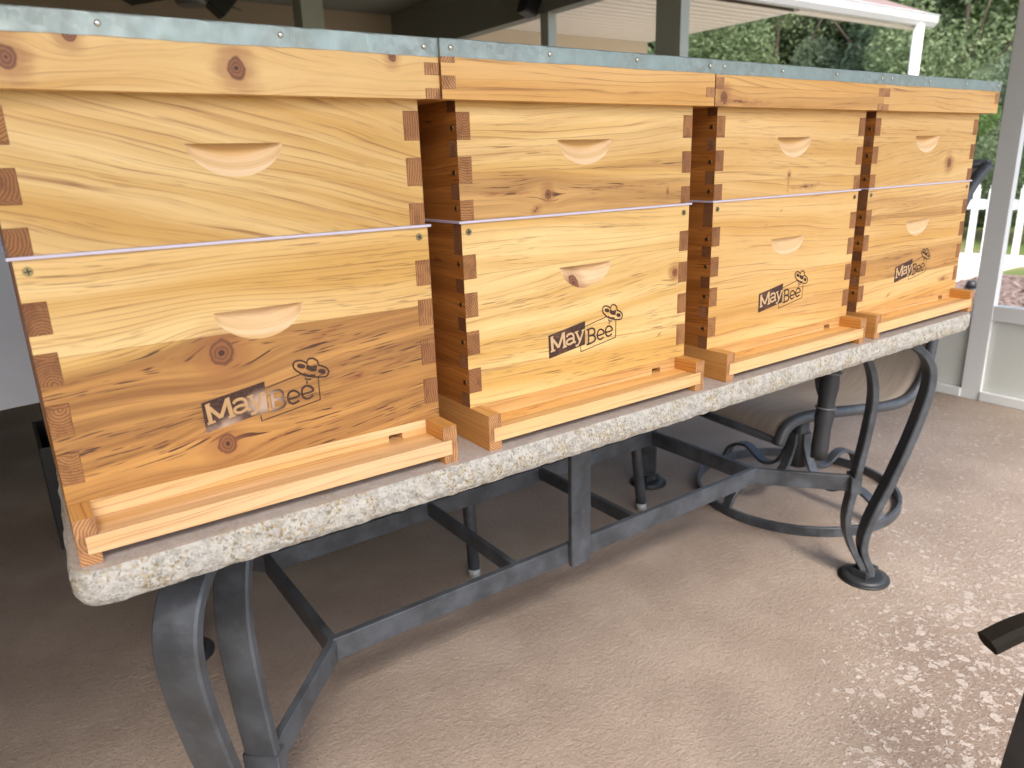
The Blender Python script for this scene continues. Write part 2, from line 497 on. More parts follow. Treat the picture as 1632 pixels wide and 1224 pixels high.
def screw_mesh():
    bm = bmesh.new()
    add_cyl(bm, (0, 0.0006, 0), (0, -0.0006, 0), 0.0046, 0.0043, 18)
    for a in (0.5, 0.5+math.pi/2):
        ca, sa = math.cos(a), math.sin(a)
        for s in (1,):
            w = 0.0007; l = 0.003
            q = [(-l, -w), (l, -w), (l, w), (-l, w)]
            vs = [bm.verts.new((x*ca-y*sa, -0.0008, x*sa+y*ca)) for x, y in q]
            f = bm.faces.new(vs); f.material_index = 1
    return mesh_of(bm)
SCREW = screw_mesh()
def screw(parent, loc, rotz=0.0, s=1.0, spin=0.0):
    o = link('screw', SCREW, [M['screw'], M['screw_dark']], parent)
    o.location = loc; o.rotation_euler = (0, spin, rotz); o.scale = (s, s, s)
    return o

DEEP_F = ((0.0205, 0.0535), (0.0730, 0.1045), (0.1235, 0.1555), (0.1735, 0.2045))
MED_F = ((0.0, 0.0250), (0.0455, 0.0770), (0.0970, 0.1290))
T = 0.0195

def hive_box(name, label, cat, group, loc, rotz, W, H, fing, fmat, scoop, smat, flip=False, screws=True, smat_scoop=None):
    t = thing(name, label, cat, loc, rotz, group)
    front_board(W, H, fing, fing, T, [fmat, M['end_y'], smat_scoop or fmat], t, scoop)
    back = front_board(W, H, fing, fing, T, [M['side_b'], M['end_y'], M['side_b']], t, None, 'back_board', y0=D_BOX-T)
    side_board(D_BOX, H, fing, T, 0.0, [smat, M['end_a'] if not flip else M['end_b']], t)
    side_board(D_BOX, H, fing, T, W-T, [smat, M['end_b'] if not flip else M['end_a']], t)
    if screws and H > 0.2:
        screw(t, (0.0105, -0.0002, H-0.0105), spin=0.4); screw(t, (W-0.012, -0.0002, H-0.011), spin=0.9)
    # screws driven through the box fingers, seen on the left side
    zz = 0.0; k = 0
    ends = sorted([z for ab in fing for z in ab])
    cuts = [0.0] + ends + [H] if ends[0] > 1e-6 else ends + [H]
    for a, b in zip(cuts[:-1], cuts[1:]):
        if b - a < 0.006: continue
        infing = any(fa - 1e-6 <= (a+b)/2 <= fb + 1e-6 for fa, fb in fing)
        if infing:
            screw(t, (-0.0002, 0.010, (a+b)/2 + 0.004*random.uniform(-1, 1)), rotz=-math.pi/2, s=0.8, spin=random.random())
    return t

LOGO = {'D': [[(135.7,78.7),(204.8,89.9),(204.6,54.6),(136.6,44.6)],[(253.1,97.6),(252.0,96.7),(250.1,96.4),(247.9,96.8),(245.8,97.7),(244.2,99.1),(243.4,100.6),(243.6,101.9),(244.8,102.8),(246.6,103.1),(248.8,102.7),(250.9,101.7),(252.5,100.4),(253.3,98.9)],[(276.3,87.2),(275.2,86.3),(273.4,85.9),(271.3,86.2),(269.4,87.1),(267.9,88.4),(267.2,89.9),(267.4,91.2),(268.5,92.1),(270.3,92.5),(272.4,92.2),(274.4,91.3),(275.8,90.0),(276.5,88.5)],[(254.9,100.6),(259.9,97.6),(267.2,97.8),(266.4,93.7),(265.6,90.4),(259.7,91.1),(253.4,95.1)]],'B': [(1.1,[(205.3,81.8),(248.8,90.7)]),(1.1,[(266.6,83.7),(266.3,55.7),(196.5,44.9),(195.9,52.4)]),(2.7,[(211.5,76.3),(211.4,54.8)]),(2.4,[(207.5,76.0),(211.5,76.4),(218.3,77.0),(222.8,74.5),(223.4,69.2),(218.3,66.5),(211.5,66.2)]),(2.7,[(211.5,66.2),(219.4,66.3),(224.2,62.9),(223.8,57.6),(217.1,55.0),(207.5,53.7)]),(2.2,[(229.5,63.8),(241.6,65.4),(240.7,70.0),(235.5,72.8),(230.3,70.7),(228.6,64.8),(230.3,59.7),(235.0,57.4),(241.6,59.9)]),(2.2,[(246.2,66.2),(258.4,67.9),(257.5,72.5),(252.2,75.4),(246.9,73.2),(245.2,67.3),(247.0,62.1),(251.7,59.8),(258.5,62.3)]),(2.4,[(251.8,79.6),(253.7,79.3)]),(1.6,[(250.6,84.9),(253.5,82.7),(258.3,82.2)]),(1.7,[(256.1,101.3),(249.2,106.1),(242.8,106.8),(239.4,103.6),(240.0,98.3),(244.7,93.2),(251.7,87.8),(262.4,84.1),(269.5,82.8),(276.2,82.3),(279.9,86.9),(277.8,92.1),(273.0,95.4),(268.8,97.4),(267.9,102.3),(263.3,106.3),(258.0,106.5),(255.3,103.6)]),(2.2,[(249.4,90.6),(254.7,87.4),(263.6,85.8)])],'W': [(4.4,[(141.2,75.7),(142.6,55.6)]),(4.0,[(141.1,74.5),(153.6,58.8)]),(4.0,[(153.6,58.8),(162.5,78.3)]),(4.4,[(162.8,78.7),(165.1,58.2)]),(1.6,[(139.1,75.5),(144.4,76.8)]),(2.4,[(138.9,54.5),(147.4,55.9)]),(2.0,[(160.3,78.0),(165.2,79.0)]),(2.4,[(161.1,57.0),(169.0,58.3)]),(3.4,[(168.3,71.6),(171.6,74.7),(177.6,75.3),(181.4,72.3),(182.4,63.5),(185.7,60.8)]),(3.2,[(181.9,67.9),(173.7,67.7),(169.1,65.2),(169.8,61.3),(175.2,60.2),(181.8,62.7)]),(3.4,[(186.7,76.6),(194.0,61.6)]),(3.0,[(200.8,77.5),(194.0,61.6),(190.1,56.1),(185.4,55.6)]),(2.0,[(183.6,75.8),(190.8,77.0)]),(2.0,[(196.9,76.6),(203.4,78.0)]),(1.8,[(207.2,70.8),(207.1,55.5)])]}

def ribbon(bm, pts, w, y, mi, closed=False):
    P = [Vector((p[0]/1000, p[1]/1000)) for p in pts]
    hw = w/2000
    n = len(P); L = []; R = []
    for i in range(n):
        if closed:
            d0 = (P[i]-P[i-1]).normalized(); d1 = (P[(i+1) % n]-P[i]).normalized()
        else:
            d0 = (P[i]-P[max(i-1, 0)]) if i > 0 else (P[1]-P[0]); d1 = (P[min(i+1, n-1)]-P[i]) if i < n-1 else d0
            d0 = d0.normalized(); d1 = d1.normalized()
        nn = Vector((-(d0.y+d1.y), d0.x+d1.x)).normalized()
        k = 1/max(0.5, nn.dot(Vector((-d0.y, d0.x))))
        L.append(bm.verts.new((P[i].x+nn.x*hw*k, y, P[i].y+nn.y*hw*k))); R.append(bm.verts.new((P[i].x-nn.x*hw*k, y, P[i].y-nn.y*hw*k)))
    for i in range(n if closed else n-1):
        j = (i+1) % n
        f = bm.faces.new((L[i], R[i], R[j], L[j])); f.material_index = mi

def smooth2(pts, sub=4):
    if len(pts) < 6: return pts
    c = crom([(p[0], p[1], 0) for p in pts], sub)
    return [(p.x, p.y) for p in c]

def logo_mesh():
    bm = bmesh.new()
    for q in LOGO['D']: fill_poly(bm, [q], lambda p: (p[0]/1000, -0.00035, p[1]/1000), 0)
    for k, (w, q) in enumerate(LOGO['B']): ribbon(bm, smooth2(q), w*1.15, -0.00045 - 0.00003*k, 0, closed=False)
    for k, (w, q) in enumerate(LOGO['W']): ribbon(bm, smooth2(q), w, -0.0010 - 0.00003*k, 1)
    for f in bm.faces:
        f.normal_update()
        if f.normal.y > 0: f.normal_flip()
    return mesh_of(bm)

# ------------------------------------------------------------------ the four hives
WH = (0.4265, 0.4219, 0.4219, 0.4219)
HX = (0.0, 0.4748, 0.9546, 1.4155)
HY = (0.0, -0.0057, -0.0049, -0.0047)
HR = (-0.0129, 0.0011, -0.0035, -0.0018)
CR = (0.4444, 0.9190, 1.3957, 1.8710)
ORD = ('nearest, leftmost hive', 'second hive from left', 'third hive from left', 'farthest, rightmost hive')

# the look of every front board
S = {}
# brood boxes (deep, with the burned print)
S['b0'] = wood('brood_front_heartwood', 2.0, tilt=-0.03, seams=(0.150,), knots=((0.168, 0.130, 0.0130), (0.160, 0.027, 0.0105)), heart=((-0.05, 0.128, 0.92),), flecks=1.0, stains=((0.283, 0.132, 0.026, 0.0055, 0.35), (0.318, 0.0755, 0.030, 0.006, 0.12), (0.372, 0.083, 0.030, 0.002, 0.2), (0.215, 0.022, 0.05, 0.003, 0.25), (0.13, 0.040, 0.03, 0.003, 0.1)), pitch=0.0058, waves=0.020, lines=0.85)
S['b1'] = wood('brood_front_straw', 12.0, light=1.03, tilt=-0.02, seams=(0.083, 0.178), knots=((0.394, 0.141, 0.006),), stains=((0.362, 0.045, 0.006, 0.003, 0.5), (0.365, 0.055, 0.022, 0.0015, -0.1)), flecks=0.6, pitch=0.0085, waves=0.018, lines=0.55)
S['b2'] = wood('brood_front_even', 22.0, stains=((0.182, 0.221, 0.004, 0.003, 1.0), (0.141, 0.197, 0.005, 0.002, 1.0)), tilt=0.01, seams=(0.110,), flecks=0.22, pitch=0.010, waves=0.024, warm=0.3, lines=0.7, heart=((0.02, 0.06, 0.25),))
S['b3'] = wood('brood_front_banded', 32.0, stains=((0.119, 0.021, 0.012, 0.004, 0.3), (0.355, 0.066, 0.008, 0.003, 0), (0.355, 0.03, 0.03, 0.008, 0)), tilt=0.0, seams=(0.058, 0.116, 0.192), heart=((0.055, 0.112, 0.65), (0.184, 0.21, 0.45)), flecks=0.3, pitch=0.009, waves=0.02, warm=0.35, lines=0.85, light=0.95)
# honey supers
S['s0'] = wood('super_front_sloping_grain', 5.0, tilt=0.26, flecks=0.35, pitch=0.0105, waves=0.022, lines=0.95, fat=0.62, light=0.93)
S['s1'] = wood('super_front_streaked', 15.0, stains=((0.075, 0.030, 0.05, 0.0035, -0.02), (0.12, 0.008, 0.012, 0.007, 0.3), (0.250, 0.031, 0.05, 0.002, 0.0), (0.372, 0.018, 0.004, 0.010, 0.3)), tilt=0.02, seams=(0.058,), knots=((0.140, 0.026, 0.0055),), heart=((-0.03, 0.050, 0.62), (0.068, 0.092, 0.3)), flecks=0.55, pitch=0.0085, lines=0.75)
S['s2'] = wood('super_front_plain', 25.0, tilt=0.03, seams=(0.028,), flecks=0.3, knots=((0.197, 0.034, 0.003),), stains=((0.196, 0.018, 0.003, 0.016, 0.0), (0.25, 0.012, 0.06, 0.006, 0.0)), pitch=0.011, warm=0.25, lines=0.6, light=0.95)
S['s3'] = wood('super_front_knot', 35.0, tilt=-0.02, seams=(0.085,), knots=((0.312, 0.039, 0.0085),), flecks=0.3, pitch=0.009, warm=0.3, lines=0.7, light=0.92)
# covers
S['c0'] = wood('cover_front_two_knots', 7.0, tilt=0.02, knots=((0.0565, 0.025, 0.0085), (0.2455, 0.0235, 0.0095), (0.4154, 0.0425, 0.005), (0.1064, 0.0455, 0.006)), flecks=0.25, pitch=0.008, warm=0.22, lines=0.5, light=0.97)
S['c1'] = wood('cover_front_golden', 17.0, tilt=0.0, flecks=0.1, pitch=0.010, warm=0.55, lines=0.75)
S['c2'] = wood('cover_front_swirl', 27.0, tilt=0.0, seams=(0.03,), knots=((0.020, 0.012, 0.008),), stains=((0.07, 0.007, 0.08, 0.006, 0),), heart=((-0.01, 0.012, 0.4),), flecks=0.15, pitch=0.008, warm=0.5, lines=0.7)
S['c3'] = wood('cover_front_wavy_lines', 39.0, tilt=0.01, flecks=0.1, pitch=0.0095, warm=0.5, waves=0.03, lines=0.95, light=0.95)
S['scoop'] = wood('fresh_cut_scoop', 3.0, tilt=0.02, flecks=0.1, pitch=0.006, light=1.0, mult=(1.06, 1.12, 1.55), lines=0.35, depth=3.0)
S['scoop_knot'] = wood('fresh_cut_scoop_knot', 3.0, tilt=0.02, knots=((0.186, 0.148, 0.010),), flecks=0.1, pitch=0.006, mult=(1.06, 1.12, 1.55), lines=0.35, depth=1.0)
S['f0'] = wood('bottom_board_pale', 51.0, tilt=-0.01, flecks=0.35, pitch=0.008, warm=0.3, lines=1.0, light=0.92, mult=(1.0, 1.0, 1.3))
S['f1'] = wood('bottom_board_gold', 53.0, tilt=0.01, flecks=0.35, pitch=0.010, warm=0.35, lines=1.0, light=0.92, mult=(1.0, 1.0, 1.15))
S['f0_lit'] = wood('bottom_board_pale_lit', 51.0, tilt=-0.01, flecks=0.2, pitch=0.008, warm=0.1, lines=0.9, light=1.08, mult=(1.0, 1.0, 1.3))  # same wood as the strip, colour lifted to offset shade in the recess
S['floor'] = wood('bottom_board_floor', 57.0, tilt=0.01, flecks=0.8, pitch=0.008, warm=0.45, lines=0.8, depth=0.9, light=1.2)

BL = ('deep hive box with two big knots and worn print, in the %s',
      'deep straw-coloured hive box with crisp burned print, in the %s',
      'deep evenly grained hive box with burned print, in the %s',
      'deep hive box with brown bands behind its print, in the %s')
SL = ('shallow hive box with strongly sloping grain, atop the %s',
      'shallow hive box with small low knot and brown streaks, atop the %s',
      'shallow plain honey-coloured hive box, atop the %s',
      'shallow hive box with round knot at lower right, atop the %s')
CL = ('metal topped hive cover with knots in its rim, on the %s',
      'golden rimmed hive cover with metal top, on the %s',
      'hive cover with swirling brown grain near its left, on the %s',
      'hive cover with wavy grain and dark metal edge, on the %s')
NAILX = ((0.130, 0.293, 0.4555), (0.0135, 0.158, 0.310, 0.460), (0.0165, 0.160, 0.313, 0.458), (0.018, 0.160, 0.313, 0.460))
LOGO_ME = logo_mesh(); LOGO_ME2 = LOGO_ME.copy()
LOGO_ME.materials.append(M['burn']); LOGO_ME.materials.append(M['unburned'])
LOGO_ME2.materials.append(M['burn_worn']); LOGO_ME2.materials.append(M['unburned_dim'])
LOGO_DX = (0.0035, 0.0, -0.002, 0.001)
HB = 0.0492

def nail_mesh():
    bm = bmesh.new()
    bmesh.ops.create_uvsphere(bm, u_segments=10, v_segments=6, radius=0.0030)
    for v in bm.verts: v.co.y *= 0.5
    for f in bm.faces: f.smooth = True
    return mesh_of(bm)
NAIL = nail_mesh()

def bottom_board(i):
    W = WH[i]
    t = thing('bottom_board', 'wooden bottom board with small notched entrance, under the ' + ORD[i], 'hive bottom board',
              (HX[i], HY[i], Z0), HR[i], 'bottom boards with landing strips on the granite')
    fm = S['f0'] if i in (0,) else S['f1']
    rw = 0.0195; yf = -0.0440; yb = D_BOX; H = HB - 0.0004
    # side rails, their front ends let in for the landing strip
    for s in (0, 1):
        x0 = 0.0 if s == 0 else W - rw
        bm = bmesh.new()
        zs0, zs1 = 0.0105, 0.0305
        cut = 0.012
        inx = (x0 + rw - cut + 0.0003, x0 + rw) if s == 0 else (x0, x0 + cut - 0.0003)
        ox = (x0, inx[0]) if s == 0 else (inx[1], x0 + rw)
        add_box(bm, x0, x0+rw, yf+0.018, yb, 0, H)
        add_box(bm, x0, x0+rw, yf, yf+0.018, zs1+0.0003, H)
        add_box(bm, ox[0], ox[1], yf, yf+0.018, zs0, zs1+0.0003)
        add_box(bm, x0, x0+rw, yf, yf+0.018, 0, zs0-0.0003)
        me = mesh_of(bm)
        for p in me.polygons: p.material_index = 1 if abs(p.normal.y) > 0.9 else 0
        link('side_rail', me, [M['rail_side'], M['end_c']], t)
    # landing strip across the front
    bm = bmesh.new()
    add_box(bm, rw-0.0115, W-rw+0.0115, yf-0.0004, yf+0.0175, 0.0108, 0.0302, 0.0006)
    me = mesh_of(bm)
    link('landing_strip', me, [fm], t)
    bm = bmesh.new(); add_box(bm, rw, W-rw, yf+0.0178, yb-0.02, 0.0150, 0.0299)
    link('floor_board', mesh_of(bm), [S['f0_lit'] if i == 0 else S['floor']], t)
    # entrance reducer with its notch
    zr0, zr1 = 0.0301, H - 0.0002
    n0, n1 = W - 0.0735, W - 0.0545
    nz = zr0 + 0.0085
    ol = [(rw+0.0005, zr0), (n0, zr0), (n0, nz), (n1, nz), (n1, zr0), (W-rw-0.0005, zr0), (W-rw-0.0005, zr1), (rw+0.0005, zr1)]
    bm = bmesh.new()
    for y in (0.001, 0.019): fill_poly(bm, [ol], lambda p: (p[0], y, p[1]))
    A = [bm.verts.new((p[0], 0.001, p[1])) for p in ol]; B = [bm.verts.new((p[0], 0.019, p[1])) for p in ol]
    for k in range(len(ol)): bm.faces.new((A[k], A[(k+1) % 8], B[(k+1) % 8], B[k]))
    bmesh.ops.remove_doubles(bm, verts=bm.verts, dist=1e-6); bmesh.ops.recalc_face_normals(bm, faces=bm.faces)
    link('entrance_block', mesh_of(bm), [S['f0_lit'] if i == 0 else fm], t)
    box('back_rail', rw+0.0003, W-rw-0.0003, yb-0.0195, yb, 0.0, H, M['side_a'], t)
    return t

def cover(i):
    x0 = CR[i] - 0.4738; W = 0.4738; Dc = D_BOX + 0.044
    t = thing('hive_cover', CL[i] % ORD[i], 'hive cover', (x0, HY[i]-0.0215, Z0+0.4378), HR[i]*0.3, 'metal topped hive covers')
    H = 0.0640; tt = 0.019
    FL = [((0.0113, 0.0255),), ((0.0113, 0.0250), (0.0395, 0.052)), ((0.0250, 0.0405), (0.0, 0.0060)), ((0.0240, 0.0385), (0.0, 0.0110))][i]
    FR = [((0.0, 0.0113), (0.0258, 0.0385)), ((0.0125, 0.0255),), ((0.0240, 0.0385), (0.0, 0.0110)), ((0.0200, 0.0410),)][i]
    FL = tuple(sorted(FL)); FR = tuple(sorted(FR))
    g = S['c%d' % i]
    front_board(W, H, FL, FR, 0.0185, [g, M['end_y'], g], t, None, 'rim_board')
    front_board(W, H, FL, FR, 0.0185, [g, M['end_y'], g], t, None, 'rim_board', y0=Dc-0.0185)
    side_board(Dc, H, FL, 0.0185, 0.0, [M['side_a'], M['end_c']], t, 'rim_board')
    side_board(Dc, H, FR, 0.0185, W-0.0185, [M['side_a'], M['end_c']], t, 'rim_board')
    box('top_panel', 0.0187, W-0.0187, 0.0187, Dc-0.0187, H-0.012, H-0.0004, M['side_b'], t)
    # galvanised cap with turned down edges, slightly wavy lower edge
    bm = bmesh.new()
    th = 0.0009; zc = H + 0.0013; low = H - 0.0190
    per = []
    nx = 40
    for k in range(nx): per.append((-th + (W+2*th)*k/nx, -th))
    for k in range(nx): per.append((W+th, -th + (Dc+2*th)*k/nx))
    for k in range(nx): per.append((W+th - (W+2*th)*k/nx, Dc+th))
    for k in range(nx): per.append((-th, Dc+th - (Dc+2*th)*k/nx))
    rnd = random.Random(50+i)
    ph = [rnd.uniform(0, 6) for _ in range(4)]
    rows = []
    cx, cy = W/2, Dc/2
    prof = ((zc, 0.0022), (zc-0.0002, 0.0012), (zc-0.0009, 0.0003), (zc-0.0022, 0.0), (zc-0.010, 0.0), (low, 0.0), (low+0.0004, th*0.8))
    for pz, ins in prof:
        row = []
        for k, (px, py) in enumerate(per):
            wob = 0.00025*math.sin(k*0.9+ph[0]) + 0.0002*math.sin(k*2.3+ph[1])
            zz = pz + (0.0004*math.sin(k*0.37+ph[2]) + 0.00025*math.sin(k*1.7+ph[3]) if pz < zc-0.012 else 0)
            sx = 1 if px > cx else -1; sy = 1 if py > cy else -1
            X_ = px - sx*min(ins, abs(px-cx)) if abs(abs(px-cx)-(W/2+th)) < 1e-6 or ins == 0 else px
            Y_ = py - sy*ins if abs(abs(py-cy)-(Dc/2+th)) < 1e-6 else py
            if abs(py+th) < 1e-6: Y_ -= wob if pz < zc-0.002 else 0
            row.append(bm.verts.new((X_, Y_, zz)))
        rows.append(row)
    n = len(per)
    for a in range(len(rows)-1):
        for k in range(n):
            f = bm.faces.new((rows[a][k], rows[a+1][k], rows[a+1][(k+1) % n], rows[a][(k+1) % n])); f.smooth = a < 2
    bm.faces.new(rows[0])
    bmesh.ops.recalc_face_normals(bm, faces=bm.faces)
    cap = link('metal_cap', mesh_of(bm), [M['zinc']], t)
    for x in NAILX[i]:
        o = link('nail', NAIL, [M['nail']], cap); o.location = (x, -th-0.0006, H-0.0085 + rnd.uniform(-0.0008, 0.0008))
    return t

for i in range(4):
    bottom_board(i)
    b = hive_box('brood_box', BL[i] % ORD[i], 'hive box', 'deep hive boxes with burned print', (HX[i], HY[i], Z0+HB), HR[i], WH[i], 0.2438, DEEP_F,
                 S['b%d' % i], (0.2135 if i == 0 else 0.2075, 0.1728, 0.0495, 0.034, 0.017), M['side_a' if i % 2 else 'side_b'], flip=bool(i % 2),
                 smat_scoop=S['scoop_knot'] if i == 1 else S['scoop'])
    lg = link('burned_print', LOGO_ME2 if i == 0 else LOGO_ME, [M['burn'], M['unburned']], b)
    lg.location = (LOGO_DX[i], 0, 0)
    # thin plastic excluder sheet
    bm = bmesh.new(); add_box(bm, -0.0045, WH[i]+0.0035, -0.0035, D_BOX-0.004, 0.0002, 0.0034, 0.0008)
    e = link('queen_excluder', mesh_of(bm), [M['plastic']])
    e.location = (HX[i], HY[i], Z0+HB+0.2438); e.rotation_euler = (0, 0, HR[i]*(1.0 if i else 1.15))
    tag(e, 'thin lilac plastic sheet between the boxes of the ' + ORD[i], 'plastic sheet', 'plastic excluder sheets between the boxes')
    hive_box('honey_super', SL[i] % ORD[i], 'hive box', 'shallow upper hive boxes', (HX[i]-(0.002 if i == 0 else 0), HY[i], Z0+HB+0.2438+0.0036), HR[i], WH[i]-(0.001 if i == 0 else 0), 0.1680, MED_F,
             S['s%d' % i], (0.2125 if i == 0 else 0.2065, 0.0960, 0.0495, 0.033, 0.017), M['side_b' if i % 2 else 'side_a'], flip=not (i % 2), smat_scoop=S['scoop'])
    cover(i)
def s_add(self, a, b, k):
    nd = self.n.new('ShaderNodeVectorMath'); nd.operation = 'MULTIPLY_ADD'
    self.l.new(b, nd.inputs[0]); nd.inputs[1].default_value = (k, k, k); self.l.new(a, nd.inputs[2])
    return nd.outputs[0]
NT.s_add = s_add

# ------------------------------------------------------------------ granite topped iron table
def mk_granite(name, rough):
    N = NT(name); o = N.obj()
    wv = N.noise(o, 14.0, 2.0, color=True)
    wo = N.s_add(o, N.noise(o, 160.0, 2.0, color=True), 0.006)
    v1 = N.xyz(N.voro(wo, 520.0, out=1)); v2 = N.xyz(N.voro(wo, 330.0, out=1)); v3 = N.xyz(N.voro(wo, 380.0, out=1))
    n = N.noise(o, 90.0, 4.0, 0.65); nb = N.noise(o, 22.0, 3.0)
    c = N.mix(N.ramp(n, 0.38, 0.62), (0.29, 0.278, 0.252), (0.43, 0.412, 0.37))
    c = N.mix(N.mul(N.ramp(v1[0], 0.5, 0.95), 0.5), c, (0.50, 0.49, 0.46))
    c = N.mix(N.mul(N.mul(N.ramp(v2[1], 0.74, 0.84), N.ramp(nb, 0.40, 0.60)), 0.8), c, (0.33, 0.245, 0.11))
    c = N.mix(N.mul(N.mul(N.ramp(v3[2], 0.88, 0.93), N.ramp(nb, 0.38, 0.55)), 0.8), c, (0.17, 0.14, 0.08))
    c = N.mix(N.mul(N.ramp(v1[1], 0.94, 0.97), 0.6), c, (0.12, 0.115, 0.11))
    if rough:
        N.bump(N.add(n, N.mul(v1[0], 0.3)), 0.75, 0.002)
        return N.out(c, 0.75, spec=0.3)
    c = N.mix(0.45, c, (0.52, 0.44, 0.41))
    return N.out(c, 0.32, spec=0.5)
M['gran_edge'] = mk_granite('chiselled_granite', True)
M['gran_top'] = mk_granite('granite_surface', False)

def mk_iron():
    N = NT('weathered_slate_metal'); o = N.obj()
    n = N.noise(o, 16.0, 4.0, 0.6); n2 = N.noise(o, 60.0, 3.0)
    c = N.mix(N.ramp(n, 0.30, 0.75), (0.042, 0.046, 0.052), (0.085, 0.095, 0.110))
    c = N.mix(N.mul(N.ramp(n2, 0.55, 0.75), 0.15), c, (0.15, 0.16, 0.17))
    N.bump(n2, 0.15, 0.001)
    return N.out(c, N.ramp(n, 0.3, 0.7, 0.38, 0.58), 0.25, 0.5)
M['iron'] = mk_iron()
M['iron_dark'] = simple('dark_cast_metal', (0.028, 0.030, 0.034), 0.5, 0.2, var=0.3, scale=20)

table = thing('patio_table', 'long patio table with chiselled granite top on dark scrolled iron frame, under the hives', 'table', (0.94, 0.487, 0))
TX, TY = 0.94, 0.487
def tl(x, y, z): return Vector((x-TX, y-TY, z))       # world -> table local

def slab():
    x0, x1, y0, y1, zt, zb = -0.014, 1.832, -0.0625, 1.035, Z0-0.0004, Z0-0.0405
    r = 0.034
    per = []
    def arc(cx, cy, a0):
        for k in range(9):
            a = a0 + math.pi/2*k/8; per.append((cx+r*math.cos(a), cy+r*math.sin(a), math.cos(a), math.sin(a)))
    def line(ax, ay, bx, by, nx, ny):
        L = math.hypot(bx-ax, by-ay); n = int(L/0.0045)
        for k in range(1, n): per.append((ax+(bx-ax)*k/n, ay+(by-ay)*k/n, nx, ny))
    arc(x0+r, y0+r, math.pi); line(x0+r, y0, x1-r, y0, 0, -1)
    arc(x1-r, y0+r, -math.pi/2); line(x1, y0+r, x1, y1-r, 1, 0)
    arc(x1-r, y1-r, 0); line(x1-r, y1, x0+r, y1, 0, 1)
    arc(x0+r, y1-r, math.pi/2); line(x0, y1-r, x0, y0+r, -1, 0)
    from mathutils import noise as mn
    rows = 11
    bm = bmesh.new(); R = []
    for j in range(rows+1):
        t = j/rows
        row = []
        for (x, y, nx, ny) in per:
            z = zt + (zb-zt)*t
            prof = -0.0045*(1-math.sin(math.pi*min(1, max(0, t*0.9+0.08)))) - 0.0025*max(0, t-0.8)/0.2
            P = Vector((x*1.0, y, z))
            dsp = 0.0012*mn.noise(P*30) + 0.0016*mn.noise(P*95) + 0.0012*mn.noise(P*230)
            if j == 0: dsp = 0.0012*mn.noise(P*55) + 0.0007*mn.noise(P*150); prof = -0.0035
            dz = 0.0015*mn.noise(P*70 + Vector((5, 5, 5))) if 0 < j < rows else (0.0011*mn.noise(P*60) if j == rows else 0)
            d = prof + dsp
            sh = 0.052*(y-y0)*max(0, min(1, (1.0-x)/1.0))
            row.append(bm.verts.new((x+sh+nx*d-TX, y+ny*d-TY, z+dz)))
        R.append(row)
    n = len(per)
    for j in range(rows):
        for k in range(n):
            f = bm.faces.new((R[j][k], R[j+1][k], R[j+1][(k+1) % n], R[j][(k+1) % n]))
    f = bm.faces.new(R[0][::-1]); f.material_index = 1
    bm.faces.new(R[-1])
    bmesh.ops.recalc_face_normals(bm, faces=bm.faces)
    return link('tabletop', mesh_of(bm), [M['gran_edge'], M['gran_top']], table)
slab()

LEG_OUT = [(-0.16, -0.052), (-0.10, -0.062), (-0.03, -0.073), (0.035, -0.085), (0.082, -0.122), (0.096, -0.185), (0.076, -0.301), (0.038, -0.439), (-0.004, -0.568), (-0.014, -0.643), (0.006, -0.700), (0.010, -0.722)]
LEG_IN = [(-0.24, -0.046), (-0.16, -0.052), (-0.10, -0.072), (-0.052, -0.130), (-0.030, -0.215), (-0.036, -0.330), (-0.052, -0.461), (-0.062, -0.571), (-0.042, -0.644), (-0.012, -0.700), (-0.008, -0.722)]
def leg(fx, fy, sx, sy):
    """scrolled leg: two flat bars bent in the diagonal plane through the foot"""
    d = Vector((sx, sy, 0)).normalized(); w = Vector((-d.y, d.x, 0))
    def P(L): return crom([tl(fx + d.x*s, fy + d.y*s, Z0+z) for s, z in L], 6)
    bm = bmesh.new(); add_strip(bm, P(LEG_OUT), w, 0.055, 0.019, 0.003)
    l = link('leg', mesh_of(bm), M['iron'], table)
    bm = bmesh.new(); add_strip(bm, P(LEG_IN), w, 0.049, 0.017, 0.003)
    link('inner_bar', mesh_of(bm), M['iron'], l)
    c = tl(fx, fy, 0)
    bm = bmesh.new()
    add_cyl(bm, c + Vector((0, 0, 0.0)), c + Vector((0, 0, 0.006)), 0.064, 0.064, 36)
    add_cyl(bm, c + Vector((0, 0, 0.006)), c + Vector((0, 0, 0.013)), 0.064, 0.044, 36)
    add_box(bm, c.x-0.030, c.x+0.030, c.y-0.022, c.y+0.022, 0.012, 0.034, 0.002)
    link('foot', mesh_of(bm), M['iron_dark'], l)
    s, z = -0.052, Z0-0.461
    cc = tl(fx + d.x*s, fy + d.y*s, z)
    bm = bmesh.new(); add_strip(bm, [cc + Vector((0, 0, -0.021)), cc + Vector((0, 0, 0.021))], w, 0.054, 0.026, 0.002)
    link('collar', mesh_of(bm), M['iron'], l)
FX0, FX1, FY0, FY1 = 0.142, 1.750, 0.083, 0.887
leg(FX0-0.004, FY0, -0.88, -1); leg(FX1, FY0, 1, -1); leg(0.190, FY1, -1, 1); leg(FX1, FY1, 1, 1)
NX0, NX1, NY0, NY1, SZ = 0.357, 1.555, 0.312, 0.690, Z0-0.462
def bar(name, a, b, w=0.045, t=0.0155, wdir=(0, 0, 1)):
    bm = bmesh.new(); add_strip(bm, [tl(*a), tl(*b)], wdir, w, t, 0.0015)
    return link(name, mesh_of(bm), M['iron'], table)
for y in (NY0, NY1): bar('long_stretcher', (NX0-0.002, y, SZ), (NX1+0.002, y, SZ))
